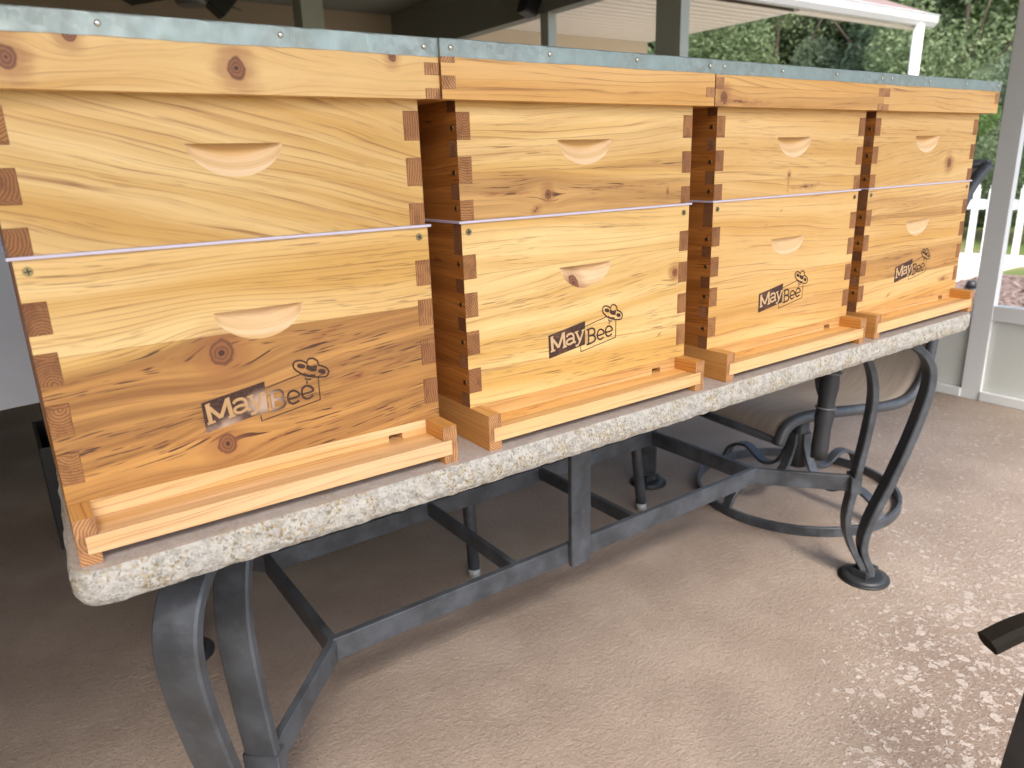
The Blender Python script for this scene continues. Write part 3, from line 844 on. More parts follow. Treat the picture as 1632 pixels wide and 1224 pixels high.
for (nx, ny, fx, fy, sx, sy) in ((NX0, NY0, FX0, FY0, 1, 1), (NX1, NY0, FX1, FY0, -1, 1), (NX0, NY1, 0.190, FY1, 1, -1), (NX1, NY1, FX1, FY1, -1, -1)):
    bar('diagonal_stretcher', (nx+sx*0.001, ny+sy*0.001, SZ-0.0008), (fx+sx*0.042, fy+sy*0.042, SZ-0.0008), w=0.0435, t=0.0145)
for x in (NX0, NX1): bar('end_bar', (x, NY0+0.007, SZ-0.0004), (x, NY1-0.007, SZ-0.0004), w=0.044, t=0.0148)
for x in (0.765, 1.115): bar('cross_bar', (x, NY0+0.007, SZ+0.004), (x, NY1-0.007, SZ+0.004), w=0.033, t=0.014)
for x, y, s in ((0.925, NY0-0.0155, 1), (0.925, NY1+0.0155, -1)):
    bm = bmesh.new()
    add_strip(bm, crom([tl(x, y+0.05*s, Z0-0.047), tl(x, y+0.012*s, Z0-0.075), tl(x, y, Z0-0.16), tl(x, y, Z0-0.33), tl(x, y, Z0-0.488)], 5), (1, 0, 0), 0.055, 0.014, 0.002)
    link('centre_post', mesh_of(bm), M['iron'], table)
# sub-frame carrying the slab
for y in (0.12, 0.85): bar('top_rail', (0.22, y, Z0-0.048), (1.66, y, Z0-0.048), w=0.036, t=0.012, wdir=(0, 1, 0))
for x in (0.30, 1.58): bar('top_rail', (x, 0.14, Z0-0.0485), (x, 0.83, Z0-0.0485), w=0.036, t=0.011, wdir=(1, 0, 0))
# taped sleeve hanging under the right end of the slab
bm = bmesh.new()
a, b = tl(1.572, 0.125, Z0-0.0415), tl(1.545, 0.125, 0.392)
add_tube(bm, [a.lerp(b, k/12) for k in range(13)], [0.0235, 0.024, 0.023, 0.0225, 0.0215, 0.0235, 0.0205, 0.020, 0.0225, 0.0195, 0.020, 0.0205, 0.019], 18)
sl = link('hanging_sleeve', mesh_of(bm), M['iron_dark'], table)
sl['label'] = 'black sleeve bound with tape hanging under the right end of the slab'
M['tape'] = simple('grey_tape', (0.10, 0.10, 0.105), 0.4)
for f_ in (0.30, 0.58):
    p = a.lerp(b, f_); q = a.lerp(b, f_+0.012)
    cyl('tape_band', p, q, 0.0255 if f_ < .5 else 0.0240, M['tape'], sl, n=20)

# ------------------------------------------------------------------ patio floor
def mk_floor():
    N = NT('textured_tan_concrete'); o = N.obj(); X, Y, Zc = N.xyz(o)
    n = N.noise(o, 3.0, 4.0, 0.6); nf = N.noise(o, 190.0, 3.0, 0.6); nm = N.noise(o, 80.0, 4.0, 0.6)
    c = N.mix(N.ramp(n, 0.35, 0.7), (0.245, 0.190, 0.150), (0.320, 0.256, 0.206))
    c = N.mix(N.mul(N.ramp(nm, 0.45, 0.72), 0.4), c, (0.33, 0.27, 0.22))
    # pale splotches, densest towards the right
    wv = N.noise(o, 75.0, 2.0, color=True)
    vx = N.s_add(o, wv, 0.024)
    big = N.noise(o, 2.4, 2.0)
    zx = N.add(N.sub(X, N.mul(Y, 1.5)), N.mul(N.sub(big, 0.5), 0.8))
    dens = N.m('MULTIPLY', N.ramp(zx, 1.0, 2.0), N.ramp(X, 1.5, 2.6, 1.0, 0.70))
    def blobs(sc, k):
        d_ = N.voro(vx, sc); cr = N.xyz(N.voro(vx, sc, out=1))[0]
        return N.ramp(N.sub(N.mul(N.mul(N.m('POWER', cr, 2.2), dens), k), d_), 0.0, 0.07)
    sp1 = blobs(50.0, 0.72); sp2 = N.mul(blobs(115.0, 0.85), 0.8); sp3 = N.mul(blobs(30.0, 0.50), 0.9)
    sp = N.m('MAXIMUM', N.m('MAXIMUM', sp1, sp2), sp3)
    dd = N.m('SQRT', N.add(N.m('POWER', N.sub(X, 1.42), 2.0), N.m('POWER', N.mul(N.add(Y, 0.30), 1.2), 2.0)))
    damp = N.ramp(N.add(dd, N.mul(N.sub(big, 0.5), 0.9)), 0.55, 0.10)
    c = N.mix(N.mul(damp, 0.55), c, (0.16, 0.115, 0.088))
    c = N.mix(N.mul(sp, N.ramp(X, 1.3, 2.6, 0.75, 0.5)), c, (0.44, 0.385, 0.345))
    c = N.mix(N.mul(N.ramp(nf, 0.52, 0.72), 0.42), c, (0.14, 0.10, 0.075))
    dot = N.voro(o, 26.0)
    c = N.mix(N.ramp(dot, 0.055, 0.035), c, (0.10, 0.07, 0.05))
    N.bump(N.add(N.add(N.mul(nf, 0.7), N.mul(nm, 1.1)), N.mul(sp, 0.5)), 0.85, 0.0035)
    return N.out(c, N.m('SUBTRACT', 0.62, N.mul(sp, 0.15)), spec=0.4)
def sheet(name, x0, x1, y0, y1, z, mat, kind='structure', zb=None):
    bm = bmesh.new()
    if zb is None: bm.faces.new([bm.verts.new(p) for p in ((x0, y0, z), (x1, y0, z), (x1, y1, z), (x0, y1, z))])
    else: add_box(bm, x0, x1, y0, y1, zb, z)
    o = link(name, mesh_of(bm), mat)
    return tag(o, kind=kind)
RX0, RX1, RY0, RY1, CZ = -2.2, 3.55, -2.6, 6.1, 2.50
sheet('patio_floor', RX0-0.1, RX1+0.15, RY0-3.0, RY1+0.1, 0.0, mk_floor(), zb=-0.12)

# ------------------------------------------------------------------ the porch
M['paint_dim'] = simple('sage_painted_trim', (0.47, 0.50, 0.44), 0.5, var=0.08, scale=4)
M['trim'] = simple('pale_grey_painted_post', (0.70, 0.72, 0.72), 0.45, var=0.06, scale=6)
M['panel'] = simple('pale_green_panel', (0.62, 0.65, 0.61), 0.55, var=0.08, scale=3)
M['ceil'] = simple('olive_painted_ceiling', (0.26, 0.265, 0.225), 0.8, var=0.15, scale=3)
M['arm'] = simple('worn_black_arm', (0.012, 0.010, 0.008), 0.75, spec=0.1, var=0.2)
M['stucco'] = simple('beige_stucco', (0.50, 0.40, 0.29), 0.9, var=0.12, scale=40, bump=0.3)
cl = sheet('porch_ceiling', RX0-0.1, RX1+0.5, -1.7, RY1+0.1, CZ+0.1, M['ceil'], zb=CZ)
w = sheet('house_wall', RX0-0.1, RX1, RY1, RY1+0.12, CZ, M['stucco'], kind=None, zb=0.0)
tag(w, 'dim beige stucco wall of the house at the far end of the porch', 'wall')
w = sheet('house_wall', RX0-0.12, RX0, RY0-3.0, RY1, CZ, M['stucco'], kind=None, zb=0.0)
tag(w, 'beige stucco house wall along the left side of the porch', 'wall')

scr = thing('porch_screen_wall', 'pale painted screen wall with tall posts, rail and green kick panels to the right of the table', 'screen wall', (RX1, 0.6, 0))
def sw(name, x0, x1, y0, y1, z0, z1, m, bev=0.002): return box(name, x0-RX1, x1-RX1, y0-0.6, y1-0.6, z0, z1, m, scr, bev)
POSTS = ((-2.5, 0.09), (-0.95, 0.09), (0.606, 0.082), (2.54, 0.20), (3.73, 0.09), (4.95, 0.09), (6.0, 0.12))
prev = None
for (y, wd) in POSTS:
    sw('post', RX1, RX1+(0.042 if y < 2 else 0.075), y-wd/2, y+wd/2, 0.0, 2.13, M['trim'] if y < 2 else M['paint_dim'])
    if prev is not None:
        sw('rail', RX1+0.004, RX1+0.050, prev, y-wd/2, 0.372, 0.438, M['trim'])
        sw('kick_panel', RX1+0.018, RX1+0.033, prev, y-wd/2, 0.045, 0.371, M['panel'])
        sw('base_board', RX1-0.006, RX1+0.07, prev, y-wd/2, 0.001, 0.044, M['trim'])
    prev = y + wd/2
sw('header_beam', RX1-0.004, RX1+0.11, -2.6, 6.09, 2.131, CZ-0.002, M['ceil'])

c1 = thing('porch_column', 'pale green square column in front of the dim far wall', 'column', (2.0, 4.25, 0))
box('shaft', -0.075, 0.075, -0.075, 0.075, 0.0, CZ-0.002, M['paint_dim'], c1, 0.004)
box('base', -0.09, 0.09, -0.09, 0.09, 0.0005, 0.14, M['paint_dim'], c1, 0.004)

# ceiling fan
M['black'] = simple('matt_black', (0.012, 0.012, 0.013), 0.45)
M['fan'] = simple('pewter_fan', (0.22, 0.22, 0.21), 0.4, 0.4)
fan = thing('ceiling_fan', 'pewter ceiling fan under the dim porch ceiling, only its hub dips into view', 'ceiling fan', (1.40, 4.75, 2.215))
cyl('down_rod', (0, 0, 0.06), (0, 0, CZ-2.215), 0.014, M['black'], fan)
bm = bmesh.new(); add_cyl(bm, (0, 0, -0.045), (0, 0, 0.0), 0.085, 0.115, 28); add_cyl(bm, (0, 0, 0), (0, 0, 0.07), 0.115, 0.08, 28)
link('motor_housing', mesh_of(bm), M['fan'], fan)
for k in range(5):
    a = math.radians(72*k - 24)
    bm = bmesh.new(); add_box(bm, 0.13, 0.62, -0.062, 0.062, -0.004, 0.004, 0.003)
    for v in bm.verts: v.co.z += 0.055 + 0.02*v.co.y/0.06
    bmesh.ops.rotate(bm, verts=bm.verts, cent=(0, 0, 0), matrix=Matrix.Rotation(a, 3, 'Z'))
    link('fan_blade', mesh_of(bm), M['black'], fan)
hs = thing('ceiling_speaker', 'black box speaker tilted below the dim porch ceiling beside the fan hub', 'speaker', (1.60, 4.78, 2.245))
bm = bmesh.new(); add_box(bm, -0.085, 0.085, -0.07, 0.07, -0.10, 0.10, 0.008)
bmesh.ops.rotate(bm, verts=bm.verts, cent=(0, 0, 0), matrix=Matrix.Rotation(0.75, 3, 'Y'))
link('speaker_case', mesh_of(bm), M['black'], hs)
cyl('bracket', (0, 0, 0.06), (0, 0, CZ-2.245), 0.016, M['black'], hs)
# small speaker on the screen wall post
sp = thing('wall_speaker', 'small black outdoor speaker hung high beside the thin porch post', 'speaker', (RX1-0.07, 3.80, 2.19))
bm = bmesh.new(); add_box(bm, -0.065, 0.05, -0.06, 0.06, -0.075, 0.075, 0.012)
bmesh.ops.rotate(bm, verts=bm.verts, cent=(0, 0, 0), matrix=Matrix.Rotation(0.35, 3, 'Y'))
link('speaker_case', mesh_of(bm), M['black'], sp)
box('bracket', 0.03, 0.066, -0.015, 0.015, -0.02, 0.02, M['black'], sp, 0.002)

# ------------------------------------------------------------------ furniture around the table
def mk_sling():
    N = NT('woven_sling_fabric'); o = N.obj(); X, Y, Zc = N.xyz(o)
    a = N.m('SINE', N.mul(Y, 1400.0)); b = N.m('SINE', N.mul(N.add(X, Zc), 1400.0))
    st = N.noise(N.vec(N.mul(X, 9.0), N.mul(Y, 160.0), N.mul(Zc, 9.0)), 1.0, 2.0)
    c = N.mix(st, (0.32, 0.27, 0.225), (0.52, 0.455, 0.39))
    c = N.mix(N.mul(N.ramp(N.mul(a, b), 0.0, 0.6), 0.25), c, (0.09, 0.07, 0.06))
    return N.out(c, 0.7, spec=0.3)
M['sling'] = mk_sling()

sc = thing('swivel_chair', 'swivel patio chair with brown woven sling and round dark base behind the table leg', 'chair', (2.08, 0.52, 0), math.radians(-6), 'brown sling patio chairs')
bm = bmesh.new()
circ = [Vector((0.32*math.cos(q), 0.32*math.sin(q), 0.016)) for q in [2*math.pi*k/48 for k in range(49)]]
add_strip(bm, circ, (0, 0, 1), 0.030, 0.012)
link('base_ring', mesh_of(bm), M['iron'], sc)
for k in range(4):
    a = math.radians(90*k)
    L = [(0.318, 0.030), (0.29, 0.075), (0.22, 0.10), (0.14, 0.065), (0.075, 0.09), (0.035, 0.17), (0.03, 0.22)]
    bm = bmesh.new(); add_strip(bm, crom([Vector((r*math.cos(a), r*math.sin(a), z)) for r, z in L], 6), (-math.sin(a), math.cos(a), 0), 0.034, 0.011)
    link('base_strap', mesh_of(bm), M['iron'], sc)
cyl('pedestal', (0, 0, 0.10), (0, 0, 0.30), 0.030, M['iron_dark'], sc, n=20)
box('seat_plate', -0.14, 0.14, -0.10, 0.10, 0.295, 0.312, M['iron_dark'], sc, 0.003)
SP = [(-0.395, 0.335), (-0.370, 0.378), (-0.315, 0.398), (-0.20, 0.392), (0.0, 0.368), (0.14, 0.360), (0.215, 0.385), (0.262, 0.46), (0.278, 0.62), (0.292, 0.80), (0.320, 0.93), (0.365, 1.00), (0.430, 1.055)]
SHW = 0.245
prof = crom([(p[0], 0, p[1]) for p in SP], 6)
for s in (-1, 1):
    bm = bmesh.new(); add_tube(bm, [Vector((p.x, s*SHW, p.z)) for p in prof], 0.0165, 10)
    link('side_rail', mesh_of(bm), M['iron'], sc)
bm = bmesh.new(); rows = []
for i, p in enumerate(prof):
    d = (prof[min(i+1, len(prof)-1)] - prof[max(i-1, 0)]).normalized(); nn = Vector((-d.z, 0, d.x))
    rows.append([(Vector((p.x, y, p.z)) + nn*(0.004 - 0.018*(1-(y/0.235)**2))) for y in [-0.235+0.47*k/10 for k in range(11)]])
up_ = [[bm.verts.new(v) for v in r] for r in rows]
for i in range(len(rows)-1):
    for k in range(10):
        f = bm.faces.new((up_[i][k], up_[i+1][k], up_[i+1][k+1], up_[i][k+1])); f.smooth = True
me = mesh_of(bm)
o = link('sling_seat', me, M['sling'], sc)
md = o.modifiers.new('thick', 'SOLIDIFY'); md.thickness = 0.003
for nm, (px_, pz_) in (('front_bar', (prof[1].x, prof[1].z)), ('back_bar', (prof[-1].x, prof[-1].z)), ('cross_bar', (prof[-20].x+0.02, prof[-20].z))):
    bm = bmesh.new(); add_tube(bm, [Vector((px_+0.006, -SHW, pz_)), Vector((px_+0.006, SHW, pz_))], 0.012 if nm != 'back_bar' else 0.018, 10); link(nm, mesh_of(bm), M['iron'], sc)
for s in (-1, 1):
    L = [(0.33, s*0.25, 0.66), (0.22, s*0.275, 0.665), (0.0, s*0.29, 0.655), (-0.20, s*0.29, 0.645), (-0.285, s*0.285, 0.60), (-0.27, s*0.27, 0.50), (-0.20, s*0.255, 0.395)]
    bm = bmesh.new(); add_strip(bm, crom(L, 6), (0, 1, 0.02), 0.034, 0.012); link('armrest', mesh_of(bm), M['iron'], sc)

# dining chair pushed in on the far side of the table
M['glide'] = simple('grey_plastic_glide', (0.30, 0.31, 0.31), 0.5)
dc = thing('dining_chair', 'dark framed sling dining chair pushed in behind the table, pale plastic tips on its legs', 'chair', (1.255, 1.15, 0), 0, 'brown sling patio chairs')
for s in (-1, 1):
    bm = bmesh.new(); add_tube(bm, [Vector((s*0.318, -0.36, 0.41)), Vector((s*0.322, -0.375, 0.20)), Vector((s*0.327, -0.395, 0.022))], [0.019, 0.0175, 0.0165], 12)
    l = link('leg', mesh_of(bm), M['iron'], dc)
    cyl('leg_tip', (s*0.3272, -0.3955, 0.0005), (s*0.3271, -0.395, 0.0225), 0.0175, M['glide'], l, n=14)
    bm = bmesh.new(); add_tube(bm, crom([(s*0.30, 0.30, 0.001), (s*0.295, 0.22, 0.25), (s*0.29, 0.17, 0.45), (s*0.28, 0.25, 0.72), (s*0.275, 0.32, 0.96)], 5), 0.015, 10)
    link('leg', mesh_of(bm), M['iron'], dc)
    bm = bmesh.new(); add_strip(bm, crom([(s*0.300, 0.20, 0.635), (s*0.31, 0.0, 0.655), (s*0.315, -0.25, 0.645), (s*0.317, -0.345, 0.58), (s*0.318, -0.36, 0.41)], 6), (1, 0, 0), 0.032, 0.012)
    link('armrest', mesh_of(bm), M['iron'], dc)
    bm = bmesh.new(); add_tube(bm, [Vector((s*0.318, -0.36, 0.40)), Vector((s*0.29, 0.17, 0.395))], 0.014, 10); link('seat_rail', mesh_of(bm), M['iron'], dc)
bm = bmesh.new(); add_box(bm, -0.30, 0.30, -0.36, 0.17, 0.398, 0.402); link('sling_seat', mesh_of(bm), M['sling'], dc)
bm = bmesh.new(); add_box(bm, -0.27, 0.27, 0.18, 0.184, 0.42, 0.95)
for v in bm.verts: v.co.y += 0.14*(v.co.z-0.42)/0.53
link('sling_back', mesh_of(bm), M['sling'], dc)

# armchair whose arm tip and front leg come into the lower right corner
ac = thing('patio_armchair', 'dark patio armchair cut off at the lower right corner, curved flat arm and front leg', 'chair', (0.95, -1.02, 0))
def al(x, y, z): return Vector((x-0.95, y+1.02, z))
AZ = Z0-0.12
ARM_PLACE = True
p0 = Vector((0.752, -0.556, AZ+0.014))
dirr = Vector((0.86, -0.50, 0)).normalized(); sidev = Vector((-dirr.y, dirr.x, 0))
pts = [p0 + dirr*s + Vector((0, 0, z)) for s, z in ((0.0, -0.024), (0.030, -0.010), (0.07, 0.0), (0.14, 0.006), (0.28, 0.004), (0.42, 0.0))]
bm = bmesh.new(); add_strip(bm, [v - Vector((0.95, -1.02, 0)) for v in crom(pts, 6)], sidev, 0.027, 0.019, 0.005)
link('armrest', mesh_of(bm), M['arm'], ac)
lp = p0 + dirr*0.072
lpts = [lp + Vector((0.010, -0.006, -0.012)), lp + Vector((0.004, -0.002, -0.10)), lp + Vector((-0.012, 0.006, -0.30)), lp + Vector((0.0, 0.0, -0.52)), Vector((lp.x+0.01, lp.y, 0.006))]
bm = bmesh.new(); add_strip(bm, [v - Vector((0.95, -1.02, 0)) for v in crom(lpts, 6)], sidev, 0.040, 0.011, 0.002)
link('leg', mesh_of(bm), M['iron'], ac)
lp2 = p0 + dirr*0.40
bm = bmesh.new(); add_strip(bm, [v - Vector((0.95, -1.02, 0)) for v in [lp2+Vector((0, 0, -.005)), Vector((lp2.x+0.05, lp2.y-0.03, 0.006))]], sidev, 0.040, 0.011, 0.002)
link('leg', mesh_of(bm), M['iron'], ac)
q0 = lp + Vector((0, 0, -0.22)) - Vector((0.95, -1.02, 0)); q1 = lp2 + Vector((0.02, -0.01, -0.24)) - Vector((0.95, -1.02, 0))
bm = bmesh.new()
sv = -sidev*0.50
for z in (0, 0.004): pass
vs = [q0, q1, q1+sv, q0+sv]
A = [bm.verts.new(v) for v in vs]; B = [bm.verts.new(v + Vector((0, 0, 0.012))) for v in vs]
bm.faces.new(A[::-1]); bm.faces.new(B)
for k in range(4): bm.faces.new((A[k], A[(k+1) % 4], B[(k+1) % 4], B[k]))
link('sling_seat', mesh_of(bm), M['sling'], ac)

# covered grill behind the left end of the table
def mk_cover():
    N = NT('grey_vinyl_cover'); o = N.obj(); n = N.noise(o, 5.0, 3.0)
    N.bump(n, 0.5, 0.01)
    return N.out(N.mix(n, (0.36, 0.385, 0.43), (0.46, 0.49, 0.54)), 0.55)
gr = thing('covered_grill', 'patio grill under a smooth blue-grey cover behind the left end of the table', 'grill', (-0.22, 1.70, 0))
bm = bmesh.new()
rings = []
for (z, ex, ey) in ((0.545, 0.60, 0.335), (0.56, 0.598, 0.333), (0.80, 0.585, 0.32), (1.05, 0.57, 0.31), (1.16, 0.55, 0.29), (1.24, 0.50, 0.22), (1.27, 0.40, 0.12), (1.275, 0.0, 0.0)):
    row = []
    for k in range(64):
        a = 2*math.pi*k/64; c, s_ = math.cos(a), math.sin(a); e = 5.0
        rr = (abs(c)**e + abs(s_)**e)**(-1/e)
        wob = 1 + 0.012*math.sin(9*a)*max(0, 1-(z-0.54)/0.5)
        zz = z + (0.012*math.sin(5*a+1) if z < 0.57 else 0)
        row.append(bm.verts.new((rr*c*ex*wob, rr*s_*ey*wob, zz)))
    rings.append(row)
for a in range(len(rings)-1):
    for k in range(64):
        f = bm.faces.new((rings[a][k], rings[a][(k+1) % 64], rings[a+1][(k+1) % 64], rings[a+1][k])); f.smooth = True
bmesh.ops.remove_doubles(bm, verts=bm.verts, dist=1e-5)
link('cover', mesh_of(bm), mk_cover(), gr)
for sx in (-0.50, 0.262, 0.52):
    for sy in (-0.22, 0.25): box('leg', sx-0.011, sx+0.011, sy-0.011, sy+0.011, 0.001, 0.60, M['iron_dark'], gr, 0.002)
bx_ = thing('black_bin', 'black open crate standing on the floor below the covered grill', 'crate', (0.30, 1.84, 0))
box('side_panel', -0.30, 0.30, -0.16, -0.15, 0.0, 0.335, M['black'], bx_, 0.002)
box('side_panel', -0.30, 0.30, 0.15, 0.16, 0.0, 0.335, M['black'], bx_, 0.002)
box('end_panel', -0.30, -0.29, -0.149, 0.149, 0.0, 0.335, M['black'], bx_, 0.002)
box('end_panel', 0.29, 0.30, -0.149, 0.149, 0.0, 0.335, M['black'], bx_, 0.002)
box('bottom', -0.289, 0.289, -0.149, 0.149, 0.0005, 0.01, M['black'], bx_)

# ------------------------------------------------------------------ outside: ground, fence
GZ = -0.30
def mk_mulch():
    N = NT('bark_mulch'); o = N.obj()
    v = N.xyz(N.voro(o, 22.0, out=1)); n = N.noise(o, 9.0, 4.0)
    c = N.mix(v[0], (0.09, 0.06, 0.048), (0.26, 0.19, 0.16))
    c = N.mix(N.ramp(n, 0.6, 0.7), c, (0.34, 0.28, 0.24))
    N.bump(N.add(v[1], n), 1.0, 0.03)
    return N.out(c, 0.9, spec=0.2)
def mk_grass():
    N = NT('lawn_grass'); o = N.obj(); n = N.noise(o, 0.5, 3.0); n2 = N.noise(o, 14.0, 3.0)
    c = N.mix(N.ramp(n, 0.4, 0.6), (0.11, 0.15, 0.04), (0.22, 0.19, 0.09))
    c = N.mix(N.mul(n2, 0.6), c, (0.06, 0.09, 0.025))
    return N.out(c, 0.9, spec=0.15)
sheet('lawn', -60, 130, -60, 130, GZ-0.004, mk_grass())
sheet('mulch_bed', RX1+0.16, 9.6, -6, 4.6, GZ+0.0, mk_mulch())
M['bounce_paving'] = simple('bounce_paving_concrete', (0.55, 0.51, 0.46), 0.8, var=0.15, scale=2)
sheet('bounce_paving', RX1+0.16, 10.5, 2.95, 5.94, GZ+0.06, M['bounce_paving'], zb=GZ-0.02)  # unseen pale slab, added to bounce light up onto the soffit
bm = bmesh.new()
mm = random.Random(3)
for k in range(2600):
    x, y = mm.uniform(4.2, 9.4), mm.uniform(-1.0, 4.2)
    s1, s2, a = mm.uniform(.015, .045), mm.uniform(.006, .014), mm.uniform(0, 3.14)
    c_, s_ = math.cos(a), math.sin(a); z = GZ + mm.uniform(0.004, 0.03); tz = mm.uniform(-.02, .02)
    vs = [bm.verts.new((x+u*c_-v*s_, y+u*s_+v*c_, z+u/s1*tz)) for u, v in ((-s1, -s2), (s1, -s2), (s1, s2), (-s1, s2))]
    bm.faces.new(vs)
def mk_chip():
    N = NT('bark_chip'); gi = N.n.new('ShaderNodeNewGeometry')
    return N.out(N.mix(gi.outputs['Random Per Island'], (0.06, 0.04, 0.03), (0.27, 0.20, 0.165)), 0.9)
tag(link('bark_chips', mesh_of(bm), mk_chip()), 'loose brown bark chips scattered over the bed outside the screen wall', 'bark chips', kind='stuff')

M['white'] = simple('white_vinyl', (0.80, 0.80, 0.79), 0.4, var=0.04, scale=5)
fa = Vector((10.05, 4.20, 0)); fdir = Vector((0.214, -0.977, 0)).normalized()
fence = thing('picket_fence', 'white vinyl picket fence with pointed pickets beyond the mulch bed', 'fence', (fa.x, fa.y, GZ), math.atan2(fdir.y, fdir.x))
FH = 0.96; L_ = 5.6
def picket_mesh():
    bm = bmesh.new()
    w2, t2 = 0.036, 0.010
    ol = [(-w2, 0), (w2, 0), (w2, FH-0.07), (w2*0.55, FH-0.062), (w2*0.8, FH-0.035), (0, FH), (-w2*0.8, FH-0.035), (-w2*0.55, FH-0.062), (-w2, FH-0.07)]
    A = [bm.verts.new((x, -t2, z)) for x, z in ol]; B = [bm.verts.new((x, t2, z)) for x, z in ol]
    bm.faces.new(A); bm.faces.new(B[::-1])
    for k in range(len(ol)): bm.faces.new((A[k], B[k], B[(k+1) % 9], A[(k+1) % 9]))
    bmesh.ops.recalc_face_normals(bm, faces=bm.faces)
    return mesh_of(bm)
PM = picket_mesh(); PM.materials.append(M['white'])
k = 0; s = 0.05
while s < L_:
    o = link('picket', PM, M['white'], fence); o.location = (s, -0.012, 0.04); s += 0.165
box('rail', 0, L_, 0.0, 0.04, 0.68, 0.80, M['white'], fence, 0.003)
box('rail', 0, L_, -0.03, 0.04, 0.0, 0.13, M['white'], fence, 0.003)

# small path light just outside the screen wall
pl = thing('garden_light', 'small dark garden light standing in the mulch by the porch post', 'garden light', (6.6, 1.93, GZ))
cyl('stake', (0, 0, 0), (0, 0, 0.26), 0.03, M['iron_dark'], pl)
cyl('lamp_shade', (0, 0, 0.30), (0, 0, 0.36), 0.050, M['iron_dark'], pl, r1=0.03)
cyl('lamp_glass', (0, 0, 0.2605), (0, 0, 0.2995), 0.034, M['glide'], pl)

# ------------------------------------------------------------------ neighbouring wing of the house
M['bark'] = simple('grey_brown_bark', (0.16, 0.12, 0.09), 0.9, var=0.4, scale=12)
M['soffit'] = simple('cream_vinyl_soffit', (0.78, 0.73, 0.66), 0.5, var=0.05, scale=4)
M['cream'] = simple('cream_stucco', (0.70, 0.60, 0.47), 0.9, var=0.1, scale=30)
wing = thing('house_wing', 'cream wing of the house with slatted soffit, white gutter and red shingle roof', 'house', (6.85, 5.95, 0))
def wl(x): return x-6.85
def wy(y): return y-5.95
box('wall', wl(3.75), 0.0, 0.0, 0.2, GZ, 2.4395, M['cream'], wing)
y = 3.99
while y < 5.95:
    y2_ = min(y+0.112, 5.946)
    box('soffit_board', wl(3.75), 0.0, wy(y), wy(y2_), 2.440, 2.4445, M['soffit'], wing, 0.001)
    y += 0.132
box('soffit_edge', 0.002, 0.022, wy(3.99), wy(5.95), 2.44, 2.57, M['white'], wing)
box('soffit_gap_shade', wl(3.75), 0.0, wy(3.99), wy(5.95), 2.4450, 2.54, M['bark'], wing)  # dark sheet standing in for the shadow in the gaps between soffit boards
box('eave_strip', wl(6.87), wl(9.25), wy(3.93), wy(4.06), 2.445, 2.50, M['soffit'], wing, 0.003)
# gutter with a rolled lip
bm = bmesh.new()
gp = [(0.0, 2.575), (0.0, 2.455), (-0.07, 2.455), (-0.105, 2.50), (-0.115, 2.56), (-0.125, 2.572), (-0.115, 2.58), (-0.105, 2.57), (-0.095, 2.505), (-0.065, 2.465), (-0.008, 2.465), (-0.008, 2.575)]
A = [bm.verts.new((wl(3.75), wy(3.925)+a, b)) for a, b in gp]; B = [bm.verts.new((wl(9.33), wy(3.925)+a, b)) for a, b in gp]
for k in range(len(gp)): bm.faces.new((A[k], A[(k+1) % 12], B[(k+1) % 12], B[k]))
bm.faces.new(A); bm.faces.new(B)
bmesh.ops.recalc_face_normals(bm, faces=bm.faces)
M['gutter'] = simple('weathered_aluminium', (0.55, 0.56, 0.57), 0.4, var=0.1, scale=3)
link('gutter', mesh_of(bm), M['gutter'], wing)
def mk_shingle():
    N = NT('red_shingles'); o = N.obj(); X, Y, Zc = N.xyz(o)
    f = N.m('FRACT', N.mul(Y, 7.0)); n = N.noise(o, 30.0, 3.0)
    c = N.mix(n, (0.15, 0.10, 0.09), (0.25, 0.18, 0.16))
    c = N.mix(N.mul(N.ramp(f, 0.12, 0.0), 0.6), c, (0.10, 0.05, 0.04))
    N.bump(f, 0.6, 0.01)
    return N.out(c, 0.9)
bm = bmesh.new()
r0 = [(wl(3.75), wy(3.90), 2.575), (wl(9.30), wy(3.90), 2.575), (wl(7.35), wy(5.85), 3.50), (wl(3.75), wy(5.85), 3.50)]
A = [bm.verts.new(p) for p in r0]; B = [bm.verts.new((p[0], p[1], p[2]+0.035)) for p in r0]
bm.faces.new(A[::-1]); bm.faces.new(B)
for k in range(4): bm.faces.new((A[k], A[(k+1) % 4], B[(k+1) % 4], B[k]))
link('roof', mesh_of(bm), mk_shingle(), wing)
bm = bmesh.new(); add_tube(bm, [Vector((wl(9.02), wy(3.87), 2.46)), Vector((wl(9.0), wy(3.87), 1.2)), Vector((wl(9.0), wy(3.87), GZ))], 0.056, 18)
link('downspout', mesh_of(bm), M['white'], wing)

# ------------------------------------------------------------------ trees and shrubs
def mk_leaf(name, a, b):
    N = NT(name); gi = N.n.new('ShaderNodeNewGeometry'); o = N.obj()
    n = N.noise(o, 1.3, 2.0)
    c = N.mix(gi.outputs['Random Per Island'], a, b)
    c = N.mix(N.mul(n, 0.35), c, tuple(x*0.5 for x in a))
    N.out(c, 0.5, spec=0.35)
    tr = N.n.new('ShaderNodeBsdfTranslucent'); N.l.new(c, tr.inputs[0])
    mx = N.n.new('ShaderNodeMixShader'); mx.inputs[0].default_value = 0.5
    N.l.new(N.p.outputs[0], mx.inputs[1]); N.l.new(tr.outputs[0], mx.inputs[2])
    N.l.new(mx.outputs[0], N.n['Material Output'].inputs[0])
    return N.mat
LEAF = [mk_leaf('leaf_deep', (0.14, 0.19, 0.11), (0.30, 0.37, 0.235)), mk_leaf('leaf_mid', (0.15, 0.21, 0.10), (0.33, 0.41, 0.22)), mk_leaf('leaf_light', (0.15, 0.25, 0.06), (0.30, 0.42, 0.13))]
